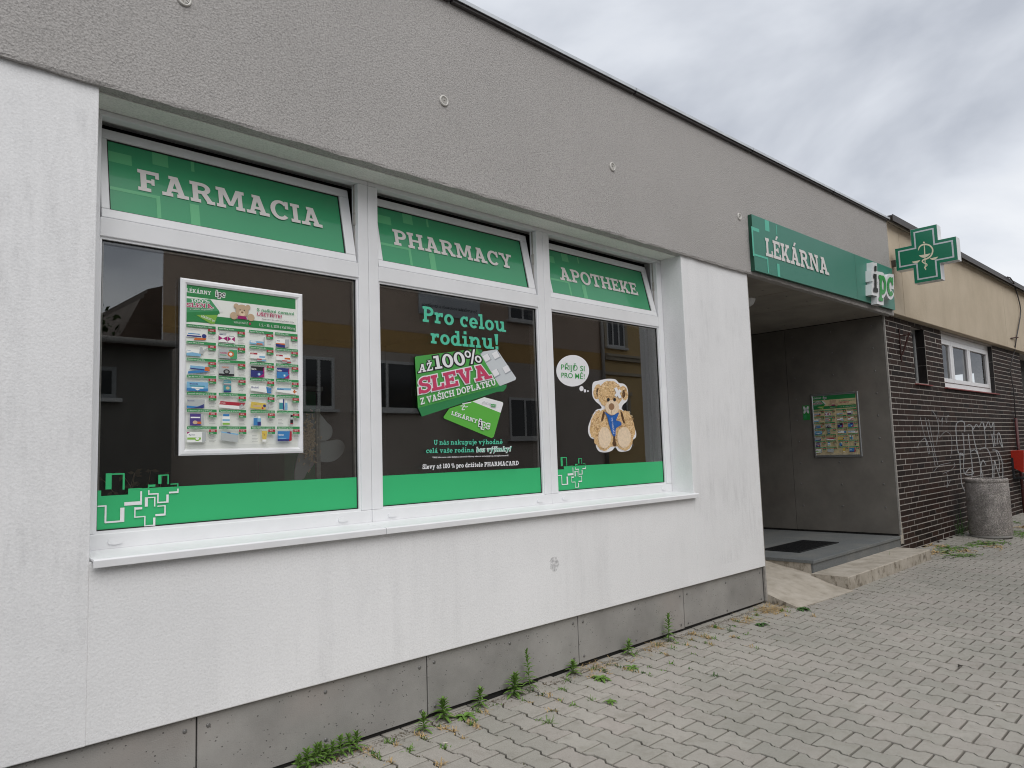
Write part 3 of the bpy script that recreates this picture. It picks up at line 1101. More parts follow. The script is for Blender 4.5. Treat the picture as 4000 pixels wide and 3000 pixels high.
for i in range(3):
    b = MB(); b.box(cj[i] + .006, cj[i + 1] - .006, .060, 2.89, ZCE - .01, ZCE + .002)
    o = b.build('porch_ceiling_panel', M_ceil, ph, bevel=.0015)
    for t in (.25, .75):
        for yy in (.3, .8, 1.3, 1.8):
            screw(o, (cj[i] + (cj[i + 1] - cj[i]) * t, yy, ZCE - .0105), rot=(R_(90), 0, 0), sc=1.2)
b = MB(); b.box(XE, XP + .1, .05, 2.95, ZCE + .006, ZCE + .03); b.build('porch_ceiling_base', M_gap, ph)


def granite():
    k = Mat('grey_granite')
    c = k.ramp(k.noise(60, 5, .7), [(.3, (.115, .125, .13)), (.7, (.19, .20, .20))])
    c = k.mix(k.ramp(k.noise(2.5, 4), [(.45, (0, 0, 0)), (.75, (.5, .5, .5))]), c, (.24, .235, .215))
    k.base(c); k.bump(k.noise(90, 4), .0012)
    return k.set(.6, .4)


M_granite = granite()


def old_concrete():
    k = Mat('worn_concrete')
    c = k.ramp(k.noise(5, 6, .65), [(.25, (.30, .265, .215)), (.5, (.45, .405, .34)), (.75, (.56, .515, .45))])
    st_ = k.ramp(k.noise(14, 4, .7, sc3=(1, 1, .6)), [(.50, (0, 0, 0)), (.68, (.85, .85, .85))])
    nz_ = k.n('ShaderNodeSeparateXYZ'); k.l(k.n('ShaderNodeNewGeometry').outputs['Normal'], nz_.inputs[0])
    side = k.ramp(k.math('ABSOLUTE', nz_.outputs[2]), [(.4, (1, 1, 1)), (.8, (.05, .05, .05))])
    c = k.mix(k.math('MULTIPLY', st_, side), c, (.095, .075, .05))
    k.base(c)
    k.bump(k.math('ADD', k.noise(120, 5, .7), k.math('MULTIPLY', k.noise(18, 4), .8)), .0018)
    return k.set(.9, .2)


M_oldcon = old_concrete()
SX0, SX1, SYF = 8.035, 10.70, .065
slabs = [SX0, 9.02, 9.95, SX1]
for i in range(3):
    b = MB(); b.box(slabs[i] + .001, slabs[i + 1] - .001, SYF, 2.85, ZFL - .035, ZFL)
    b.build('porch_floor_slab', M_granite, ph, bevel=.004)
    b = MB(); b.box(slabs[i] + .022, slabs[i + 1] + .020, SYF + .016, SYF + .04, .13, ZFL - .036)
    b.build('porch_riser_slab', M_granite, ph, bevel=.003)
b = MB(); b.box(SX0 + .012, SX1 + .04, SYF + .041, 2.85, .0, ZFL - .0355)
b.build('porch_floor_base', M_oldcon, ph)

# concrete step in front of the porch
st_o = MB()
nseg = 26
xs = [7.985 + (10.565 - 7.985) * i / nseg for i in range(nseg + 1)]
random.seed(5)
ring = []
for x in xs:
    yf = -.315 - .012 * (x - 8) / 2.5
    zt = .156 + random.uniform(-.0006, .0006)
    ring.append([(x, SYF + .014, -.06), (x, SYF + .014, zt), (x, yf + .008, zt - .001), (x, yf + random.uniform(-.0012, .0012), zt - .010), (x, yf + random.uniform(-.0015, .0015), zt - .07), (x, yf + random.uniform(-.002, .002), gz(x, yf) - .05)])
vs = [p for r in ring for p in r]
fs = [(i * 6 + k, i * 6 + (k + 1) % 6, (i + 1) * 6 + (k + 1) % 6, (i + 1) * 6 + k) for i in range(nseg) for k in range(6)] + [tuple(range(6)), tuple(range(nseg * 6, nseg * 6 + 6))]
st_o.add(vs, fs)
fixn(st_o.build('entrance_step', M_oldcon, tag=('worn sandy concrete step in front of the dark porch floor', 'step')))
# ramp beside the step
rm = MB()
ny = 14
random.seed(9)
A, B = [], []
for i in range(ny + 1):
    y = -.30 + 1.45 * i / ny
    z = .022 + .30 * (y + .30) if y < .11 else .145 + .195 * (y - .11)
    z = min(z, ZFL - .002) + random.uniform(-.002, .002)
    A.append((XE + .022, y - .0, z)); B.append((7.98 if y < SYF + .012 else SX0 + .011, y - (.06 if i == 0 else 0), z))
vs = A + B + [(p[0], p[1], -.08) for p in A] + [(p[0], p[1], -.08) for p in B]
n = ny + 1
fs = [(i, n + i, n + i + 1, i + 1) for i in range(ny)] + [(0, 2 * n, 3 * n, n)] + [(i, i + 1, 2 * n + i + 1, 2 * n + i) for i in range(ny)] + [(n + i + 1, n + i, 3 * n + i, 3 * n + i + 1) for i in range(ny)]
rm.add(vs, fs)
fixn(rm.build('entrance_ramp', M_oldcon, tag=('short concrete ramp between the white wall and the step', 'ramp')))
# steel grate in the floor
gt = empty('floor_grate', (9.07, .68, ZFL), 'dark steel grating door mat let into the porch floor', 'grate')
b = MB(); M_steel = plain('dark_steel', (.05, .052, .055), .5, .5, metal=.7)
for i in range(36):
    x = 8.55 + 1.05 * i / 35
    b.box(x - .002, x + .002, .47, .90, ZFL + .0005, ZFL + .010)
for i in range(15):
    y = .47 + .43 * i / 14
    b.box(8.55, 9.60, y - .002, y + .002, ZFL + .0015, ZFL + .009)
b.build('grating', M_steel, gt)
b = MB(); b.box(8.54, 9.61, .46, .91, ZFL + .0002, ZFL + .0012); b.build('pit', M_gap, gt)
b = MB(); b.box(8.525, 9.625, .445, .459, ZFL + .0004, ZFL + .011); b.box(8.525, 9.625, .911, .925, ZFL + .0004, ZFL + .011); b.box(8.525, 8.539, .459, .911, ZFL + .0004, ZFL + .011); b.box(9.611, 9.625, .459, .911, ZFL + .0004, ZFL + .011)
b.build('rim', M_steel, gt)
# ceiling lamp
lp = empty('porch_lamp', (8.0, .58, ZCE - .01), 'small white dome lamp on the porch ceiling behind the wall edge', 'lamp')
b = MB(); b.lathe([(0, -.10), (.05, -.094), (.085, -.07), (.105, -.03), (.11, -.012)], (8.03, .66, ZCE - .012), 24)
fixn(b.build('dome', M_acry, lp, True))
b = MB(); b.lathe([(.115, 0), (.118, -.012), (.11, -.016), (0, -.016)], (8.03, .66, ZCE - .0105), 24)
fixn(b.build('base_ring', M_trim, lp))

# ================================================================== SIGNS, POSTERS, STICKERS
# ---- round wall vents
M_vent = plain('vent_plastic', (.62, .60, .56), .4, var=.05)
M_vent_d = plain('vent_shadow', (.16, .15, .14), .6)
for vx in (1.30, 2.935, 4.675, 6.70):
    v_ = empty('wall_vent', (vx, -.03, 3.83), 'small round white plastic vent in the grey upper wall', 'vent', 'vents along the grey upper wall')
    b = MB(); b.lathe([(.024, .004), (.026, .010), (.033, .010), (.036, .004), (.036, 0)], (vx, -.031, 3.83), 28, axis='y'); fixn(b.build('rim', M_vent, v_, True))
    b = MB()
    for r in (.006, .012, .018):
        b.lathe([(r, .002), (r, .006), (r + .003, .006), (r + .003, .002)], (vx, -.031, 3.83), 24, axis='y')
    fixn(b.build('louvre', M_vent, v_))
    b = MB(); b.lathe([(0, .002), (.025, .002)], (vx, -.031, 3.83), 24, axis='y'); fixn(b.build('recess', M_vent_d, v_))

# ---- long sign board over the porch
SGX0, SGX1, SGS = 6.872, 10.772, .0085
sg = empty('shop_sign', (8.8, -.03, 3.30), 'long dark green sign board reading LÉKÁRNA over the porch', 'sign')
b = MB(); b.box(SGX0, SGX1, -.0745, -.031, 3.300, 3.880, zs=SGS)
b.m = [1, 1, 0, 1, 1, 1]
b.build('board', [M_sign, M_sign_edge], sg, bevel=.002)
YS = -.0752


def c5(x, y): return (2850 + x * .45208, 750 + y * .45208)


fn = lambda x, y: on_y(*c5(x, y), YS)
sh = Sheet(fn, (0, -1, 0))


def bar(x0, z0, x1, z1, mat, sheet):
    sheet.rect(x0, z0, x1, z1, mat)


fz = Sheet(lambda x, z: Vector((x, YS, z + SGS * (x - SGX0))), (0, -1, 0))


def signbar(xa, ya, xb, yb):
    p, q = on_y(*c5(xa, ya), YS), on_y(*c5(xb, yb), YS)
    f_ = lambda w_: w_.z - SGS * (w_.x - SGX0)
    fz.rect(max(p.x, SGX0 + .006), min(f_(p), f_(q)), q.x, min(max(f_(p), f_(q)), 3.876), M_turq)


signbar(190, 297, 257, 350); signbar(302, 238, 345, 345); signbar(400, 285, 411, 372); signbar(192, 297, 203, 553); signbar(205, 545, 330, 568); signbar(322, 570, 340, 700); signbar(408, 617, 437, 735)
sx = on_y(*c5(1090, 700), YS).x
fz.rect(sx, 3.302, sx + .004, 3.878, M_sign_edge)
fz.build('pattern', sg)
sh = Sheet(fn, (0, -1, 0), z0=.003)
sh.slab('LÉKÁRNA', [(312, 550), (857, 722), (838, 578), (303, 393)], M_ltext, sp=.05)
sh.build('lettering', sg)
# raised logo box with the three letters
YI = -.150
fn = lambda x, y: on_y(*c5(x, y), YI)
LQ = [Vector(q) for q in ((1238, 862), (1412, 902), (1408, 672), (1236, 640))]
grp, wd = slab('ipc', .10, .13)
lb = MB()
for k_, g_ in enumerate(grp):
    for q in g_:
        pts = []
        for x, y in q:
            t = x / wd
            a = LQ[0].lerp(LQ[1], t); c_ = LQ[3].lerp(LQ[2], t)
            pt = a + (c_ - a) * y
            pts.append(fn(pt.x, pt.y) + Vector((0, -k_ * .0003, 0)))
        lb.prism(pts, (0, (-.0760 + .001) - YI, 0))
fixn(lb.build('logo_box', M_acry, sg))
for ch, mt, off in (('i', M_blackp, 0), ('p', M_logo_g, 1), ('c', M_logo_g, 2)):
    sh = Sheet(fn, (0, -1, 0), z0=.0105)
    x0_ = sum(GL[c_][0] + .10 for c_ in 'ipc'[:off]); wch = GL[ch][0]
    tot = slab('ipc', .10)[1]
    ta, tb = x0_ / tot, (x0_ + wch) / tot
    sh.slab(ch, [LQ[0].lerp(LQ[1], ta), LQ[0].lerp(LQ[1], tb), LQ[3].lerp(LQ[2], tb), LQ[3].lerp(LQ[2], ta)], mt)
    sh.build('logo_letter', sg)

# ---- green cross projecting from the wall
XC = 10.95
cr = empty('pharmacy_cross', (11.02, -.45, 3.69), 'green lit-box pharmacy cross with bowl and snake projecting from the wall', 'sign')
cy_, cz_, eh, ev, ah, av = -.455, 4.062, .381, .376, .166, .158


def cross_poly(d, x):
    """cross outline grown by -d, viewed from -X"""
    E, V, a, b2 = eh - d, ev - d, ah - d, av - d
    p = [(-E, -b2), (-a, -b2), (-a, -V), (a, -V), (a, -b2), (E, -b2), (E, b2), (a, b2), (a, V), (-a, V), (-a, b2), (-E, b2)]
    return [Vector((x, cy_ + q[0], cz_ + q[1])) for q in p]


b = MB(); b.prism(cross_poly(0, XC), (.15, 0, 0))
fixn(b.build('light_box', M_acry, cr, bevel=.003))
b = MB()
b.prism(cross_poly(.003, XC - .0012), (-.002, 0, 0), 0)
b.prism(cross_poly(.040, XC - .0036), (-.001, 0, 0), 1)
b.prism(cross_poly(.060, XC - .0050), (-.001, 0, 0), 0)
fixn(b.build('face', [M_cross, M_lgreyp], cr))


def cx(x, y): return (3400 + x * .27125, 850 + y * .27125)


sh = Sheet(lambda x, y: on_x(*cx(x, y), XC - .0065), (-1, 0, 0))


def stroke(sheet, pts, ws, mat):
    """ribbon through pts, width per point"""
    P = [Vector(p) for p in pts]
    # smooth
    Q, Wd = [], []
    for i in range(len(P) - 1):
        p0, p1, p2, p3 = P[max(i - 1, 0)], P[i], P[i + 1], P[min(i + 2, len(P) - 1)]
        for k in range(5):
            t = k / 5
            Q.append(.5 * ((2 * p1) + (p2 - p0) * t + (2 * p0 - 5 * p1 + 4 * p2 - p3) * t * t + (3 * p1 - p0 - 3 * p2 + p3) * t ** 3))
            w0, w1 = (ws[i], ws[i + 1]) if isinstance(ws, (list, tuple)) else (ws, ws)
            Wd.append(w0 + (w1 - w0) * t)
    Q.append(P[-1]); Wd.append(ws[-1] if isinstance(ws, (list, tuple)) else ws)
    Lf, Rt = [], []
    for i, q in enumerate(Q):
        t = (Q[min(i + 1, len(Q) - 1)] - Q[max(i - 1, 0)])
        t = t.normalized() if t.length else Vector((1, 0))
        n_ = Vector((-t.y, t.x)) * Wd[i] / 2
        Lf.append(q + n_); Rt.append(q - n_)
    for i in range(len(Q) - 1):
        sheet.poly([Lf[i], Lf[i + 1], Rt[i + 1], Rt[i]], mat, False)
    sheet.k += 1


stroke(sh, [(772, 365), (780, 470), (786, 600), (793, 752)], [8, 16, 14, 10], M_cream)
sh.ell(771, 357, 15, 12, M_cream, 14)
stroke(sh, [(690, 472), (706, 425), (745, 394), (800, 386), (855, 402), (893, 448), (893, 505), (862, 560), (815, 590), (765, 608), (748, 632), (775, 655), (810, 668), (812, 694), (785, 708), (780, 726), (800, 738), (795, 755)], [8, 20, 22, 22, 22, 22, 22, 22, 22, 20, 18, 16, 16, 14, 12, 11, 10, 6], M_cream)
for (xa_, ya_, xb_, yb_, dp) in ((697, 546, 866, 515, 46), (598, 636, 720, 612, 34), (855, 588, 977, 562, 34)):
    pts = []
    for i in range(11):
        t = i / 10
        pts.append((xa_ + (xb_ - xa_) * t, ya_ + (yb_ - ya_) * t + dp * math.sin(math.pi * t) ** .8))
    sh.poly(pts, M_cream)
sh.build('emblem', cr)
b = MB(); b.box(10.99, 11.06, -.078, .03, 3.99, 4.075); b.build('bracket', plain('bronze_bracket', (.10, .085, .07), .5, metal=.3), cr)

# ---- framed price posters
PAL = {k: plain('ink_' + k, c, .35) for k, c in dict(paper=(.90, .92, .87), green=(.035, .27, .085), red=(.42, .03, .05), white=(.86, .88, .85), navy=(.035, .045, .20), blue=(.05, .22, .50), sky=(.22, .46, .66), orange=(.62, .15, .04), magenta=(.36, .02, .16), black=(.02, .02, .025), grey=(.30, .32, .31), teal=(.06, .30, .34), yellow=(.66, .50, .10), purple=(.09, .06, .24), beige=(.60, .45, .30), brown=(.30, .17, .09), silver=(.45, .48, .48), lgreen=(.25, .50, .08), pinkred=(.52, .04, .14), gtext=(.08, .36, .16)).items()}
_fc = {}
_sans0 = sans


def sans(text, bold=0.0):
    if (text, bold) not in _fc:
        _fc[(text, bold)] = _sans0(text, bold)
    return _fc[(text, bold)]


PROD = [
    ('Voltaren Forte 20 mg/g gel 150 g + DÁREK', 479, 'volt'), ('Brufen® 400 mg, 100 tablet', 139, 'bruf'), ('Bepanthen Plus, krém 30 g', 209, 'tube2'), ('DIOZEN 500 mg, 120 tbl.', 345, 'dioz'),
    ('Ersectan 500 mg, 15 tobolek', 189, 'skybox'), ('NUROFEN Rapid 400 mg + 30 měkkých tobolek', 189, 'nuro'), ('Canesten® 10 mg/g krém 20 g', 169, 'cane'), ('Canesten® 1 vaginální tableta + 20 g krém', 349, 'cane2'),
    ('EMOXEN 100 mg/g gel 100 g', 249, 'emox'), ('Carbofit 20 tobolek', 79, 'carb'), ('Ibalgin® 400 mg, 48 potahovaných tablet', 199, 'ibal'), ('Ibalgin® Rapidcaps 400 mg, 30 měkkých tobolek', 179, 'ibal2'),
    ('Magne B6® Forte, 60 tablet', 225, 'magne'), ('COMPEED Náplast na puchýře střední 5 ks', 139, 'comp'), ('Hirudoid Forte 445 mg/100 g, 40 g gelu', 179, 'hiru'), ('Psilo-Balsam 10 mg/g, 50 g gel', 195, 'psil'),
    ('Neurobion® 100 mg/50 mg/1 mg tbl. flm. 30', 295, 'neur'), ('CUTYLENA 10 mg/g, 50 g krému', 154, 'cuty'), ('Analergin, 10 mg, 50 potahovaných tablet', 139, 'anal'), ('Hyal-Drop multi oční kapky 2x 10 ml', 379, 'hyal'),
    ('GS Betakaroten gold 15 mg, 80+40 kapslí', 269, 'gs'), ('Magnesium Orotas B6 100 mg, 90 cps.', 149, 'pot'), ('Oční kapky roztok pro kontaktní čočky, 360 ml', 280, 'opti'), ('Excipient Prostane Forte spray 150 ml', 149, 'spray'),
    ('Magnetrans® Direct 375 mg, 50 sáčků', 205, 'mtr'), ('Desloratadin Viatris 5 mg tbl. flm. 30', 151, 'desl'), ('WELEDA Měsíčkový krém na zadeček 75 ml', 99, 'wele'), ('Nalgesin® S 275 mg, 40 tablet', 159, 'nalg')]
COLX = [(0.0, .243), (.262, .498), (.537, .760), (.778, .996)]


def bear_face(s, cx_, cy_, k, A):
    """small plush bear print, k = half width"""
    s.ell(cx_ - .62 * k, cy_ + .55 * k * A, .27 * k, .27 * k * A, PAL['beige'], 14); s.ell(cx_ + .62 * k, cy_ + .55 * k * A, .27 * k, .27 * k * A, PAL['beige'], 14)
    s.ell(cx_, cy_ + .1 * k * A, .70 * k, .66 * k * A, PAL['beige'], 20, .03)
    s.ell(cx_, cy_ - .14 * k * A, .34 * k, .30 * k * A, M_pad, 14); s.ell(cx_, cy_ - .04 * k * A, .13 * k, .10 * k * A, PAL['brown'], 10)
    s.ell(cx_ - .22 * k, cy_ + .2 * k * A, .06 * k, .06 * k * A, PAL['black'], 8); s.ell(cx_ + .22 * k, cy_ + .2 * k * A, .06 * k, .06 * k * A, PAL['black'], 8)


M_pad = plain('pad_print', (.80, .63, .45), .5, var=.12, vs=60)


def product(s, code, x, y, w_, h, A):
    """picture in cell box (x, y bottom-left, w, h)"""
    def r(a, b2, c, d, col): s.rect(x + a * w_, y + b2 * h, x + c * w_, y + d * h, PAL[col])
    def q(pts, col): s.poly([(x + a * w_, y + b2 * h) for a, b2 in pts], PAL[col])
    def t(txt, a, b2, hh, col, bold=.02, mw=.6): s.sans_w(txt, x + a * w_, y + b2 * h, hh * h, PAL[col], bold, mw * w_)
    def e(a, b2, ra, rb, col): s.ell(x + a * w_, y + b2 * h, ra * w_, rb * h, PAL[col], 14)
    if code == 'volt':
        r(0, .25, .52, .62, 'white'); r(.02, .28, .50, .40, 'navy'); r(.05, .48, .45, .55, 'blue'); e(.60, .40, .08, .16, 'navy'); q([(.25, .05), (.65, .10), (.68, .25), (.28, .2)], 'orange')
    elif code == 'bruf':
        for ox, sx_ in ((.02, .32), (.36, .26)):
            r(ox, .05, ox + sx_, .75 if ox < .1 else .6, 'white'); q([(ox, .15), (ox + sx_ * .5, .35), (ox, .55)], 'magenta'); q([(ox + sx_, .15), (ox + sx_ * .5, .35), (ox + sx_, .55)], 'magenta'); r(ox + .03, .6 if ox < .1 else .52, ox + sx_ - .03, .8 if ox < .1 else .62, 'silver')
        t('BRUFEN', .06, .62, .07, 'navy')
    elif code == 'tube2':
        r(.02, .1, .62, .36, 'sky'); r(.3, .1, .55, .2, 'orange'); r(.05, .22, .28, .32, 'white'); r(.60, .05, .64, .75, 'silver')
    elif code == 'dioz':
        q([(.03, .05), (.43, .0), (.43, .7), (.03, .72)], 'white'); q([(.43, 0), (.62, .12), (.62, .74), (.43, .7)], 'silver'); q([(.03, .05), (.43, 0), (.43, .22), (.03, .28)], 'navy'); q([(.03, .28), (.43, .22), (.43, .36), (.03, .34)], 'orange'); t('DIOZEN', .07, .5, .08, 'navy')
    elif code == 'skybox':
        r(0, .1, .48, .62, 'white'); q([(0, .1), (.48, .1), (.48, .3), (.2, .38), (0, .3)], 'sky'); t('Ersectan', .03, .48, .07, 'blue'); e(.5, .75, .05, .08, 'silver'); q([(.42, .3), (.58, .3), (.55, .68), (.45, .68)], 'silver'); q([(.55, .5), (.72, .72), (.7, .78), (.54, .6)], 'silver')
    elif code == 'nuro':
        r(.02, .08, .70, .80, 'silver'); q([(.45, .08), (.70, .08), (.70, .80), (.40, .80)], 'gtext'); e(.46, .44, .12, .22, 'orange'); e(.46, .44, .06, .12, 'white'); t('NUROFEN', .06, .44, .12, 'pinkred', .03, .4); r(.06, .3, .3, .36, 'gtext')
    elif code in ('cane', 'cane2'):
        r(.03, .22, .64, .68, 'white'); r(.03, .55, .32, .68, 'red'); t('Canesten', .06, .58, .06, 'white'); r(.4, .32, .64, .46, 'sky' if code == 'cane' else 'orange'); r(.3, .04, .7, .24, 'silver'); r(.3, .14, .5, .24, 'red'); r(.5, .05, .68, .14, 'sky' if code == 'cane' else 'red')
    elif code == 'emox':
        q([(.05, .02), (.72, .22), (.72, .42), (.05, .20)], 'blue'); q([(.12, .40), (.78, .30), (.78, .62), (.12, .66)], 'sky'); q([(.60, .28), (.78, .28), (.78, .60), (.62, .60)], 'orange'); q([(.12, .40), (.6, .33), (.6, .42), (.12, .48)], 'navy')
    elif code == 'carb':
        r(.02, .02, .58, .86, 'silver'); r(.02, .02, .58, .16, 'black'); e(.30, .32, .12, .2, 'black'); e(.30, .32, .07, .12, 'grey'); t('CARBOFIT', .12, .60, .13, 'orange', .02, .4)
    elif code in ('ibal', 'ibal2'):
        r(.04, .02, .60, .88, 'navy' if code == 'ibal' else 'blue'); r(.04, .55, .60, .88, 'black' if code == 'ibal' else 'navy'); q([(.34, .02), (.60, .02), (.60, .40), (.50, .22)], 'magenta'); q([(.53, .4), (.60, .4), (.60, .86), (.56, .8)], 'magenta'); e(.38, .26, .06, .12, 'sky'); e(.38, .26, .025, .06, 'white'); t('Ibalgin', .07, .60, .16, 'white', .02, .4)
    elif code == 'magne':
        r(0, .02, .72, .72, 'sky'); r(0, .02, .72, .24, 'blue'); t('MAGNE B6', .10, .50, .13, 'navy', .02, .5); r(.10, .36, .60, .44, 'teal'); r(.16, .22, .56, .32, 'white'); q([(.26, .2), (.46, .2), (.36, .06)], 'white')
    elif code == 'comp':
        r(.18, .0, .46, .92, 'teal'); e(.32, .92, .14, .08, 'teal'); r(.19, .62, .45, .74, 'silver'); r(.18, .56, .46, .6, 'red'); e(.33, .34, .07, .12, 'beige'); r(.19, .02, .45, .14, 'navy'); t('Compeed', .20, .8, .07, 'white', 0, .24)
    elif code == 'hiru':
        q([(.03, .22), (.85, .02), (.85, .56), (.03, .66)], 'white'); q([(.70, .05), (.88, .02), (.88, .52), (.66, .55)], 'blue'); t('Hirudoid', .05, .40, .17, 'navy', .02, .5)
    elif code == 'psil':
        q([(.02, .2), (.95, .0), (.95, .42), (.02, .55)], 'white'); r(.03, .34, .66, .52, 'sky'); t('Psilo-Balsam', .06, .36, .11, 'navy', .02, .55); r(.74, .18, .90, .3, 'orange'); r(.78, .10, .84, .42, 'orange')
    elif code == 'neur':
        r(0, .02, .60, .70, 'silver'); q([(0, .02), (.57, .02), (.57, .32), (.35, .14), (0, .2)], 'blue'); q([(.2, .02), (.57, .02), (.57, .34), (.4, .15)], 'navy'); t('NEUROBION', .02, .52, .09, 'navy', .01, .34)
    elif code == 'cuty':
        q([(.02, .34), (.92, .24), (.98, .5), (.06, .60)], 'red'); q([(.02, .10), (.80, -.02), (.92, .22), (.02, .34)], 'white'); t('CUTYLENA', .06, .42, .08, 'white', .01, .3); q([(.78, .02), (.92, .3), (.84, .4), (.74, .2)], 'silver')
    elif code == 'anal':
        q([(0, .1), (.62, .0), (.66, .5), (.04, .62)], 'yellow'); q([(.62, 0), (.76, .08), (.76, .52), (.66, .5)], 'silver'); t('analergin', .14, .40, .07, 'brown', 0, .3); e(.58, .30, .06, .12, 'navy'); e(.50, .12, .04, .08, 'red'); r(.12, .2, .44, .34, 'beige')
    elif code == 'hyal':
        r(.12, .02, .32, .9, 'white'); r(.12, .06, .32, .6, 'teal'); r(.28, .02, .33, .92, 'navy'); r(.37, .0, .48, .6, 'sky'); r(.40, .6, .45, .8, 'white')
    elif code == 'gs':
        r(.10, .0, .46, .9, 'purple'); q([(.46, 0), (.56, .06), (.56, .88), (.46, .9)], 'silver'); r(.12, .56, .44, .66, 'white'); r(.34, .12, .48, .3, 'orange'); e(.27, .24, .08, .14, 'beige')
    elif code == 'pot':
        r(.12, .02, .40, .72, 'white'); e(.26, .72, .14, .06, 'white'); r(.15, .72, .37, .90, 'blue'); r(.13, .34, .39, .5, 'sky'); r(.13, .06, .39, .22, 'lgreen')
    elif code == 'opti':
        r(.12, .02, .30, .62, 'blue'); r(.28, .0, .42, .6, 'sky'); r(.28, .0, .42, .32, 'navy'); q([(.30, .6), (.40, .6), (.37, .8), (.33, .8)], 'white'); t('ReNu', .13, .72, .08, 'navy', 0, .2)
    elif code == 'spray':
        r(.58, .0, .72, .7, 'silver'); r(.59, .12, .71, .52, 'black'); r(.59, .14, .71, .22, 'red'); r(.60, .72, .70, .92, 'black')
    elif code == 'mtr':
        r(0, .04, .50, .82, 'white'); q([(.50, 0), (.63, .12), (.63, .82), (.50, .78)], 'silver'); q([(0, .66), (.1, .82), (0, .82)], 'magenta'); t('Magnetrans', .06, .56, .10, 'navy', .01, .38); r(.01, .24, .46, .40, 'lgreen'); e(.34, .28, .09, .15, 'lgreen'); e(.34, .32, .06, .1, 'white')
    elif code == 'desl':
        q([(.06, .18), (.68, .0), (.70, .66), (.08, .86)], 'silver'); q([(.08, .76), (.70, .56), (.70, .66), (.08, .86)], 'sky'); q([(.3, .72), (.42, .68), (.40, .78), (.28, .80)], 'navy')
    elif code == 'wele':
        q([(.48, .05), (.62, .05), (.68, .88), (.44, .88)], 'yellow'); r(.47, .02, .63, .2, 'white'); t('WELEDA', .46, .66, .05, 'orange', 0, .2); e(.55, .56, .03, .05, 'brown')
    elif code == 'nalg':
        r(.02, .06, .58, .86, 'blue'); r(.02, .06, .58, .2, 'navy'); q([(.52, .02), (.64, .1), (.64, .84), (.56, .86)], 'red'); t('Nalgesin', .06, .50, .14, 'white', .02, .44); r(.06, .24, .4, .3, 'sky')


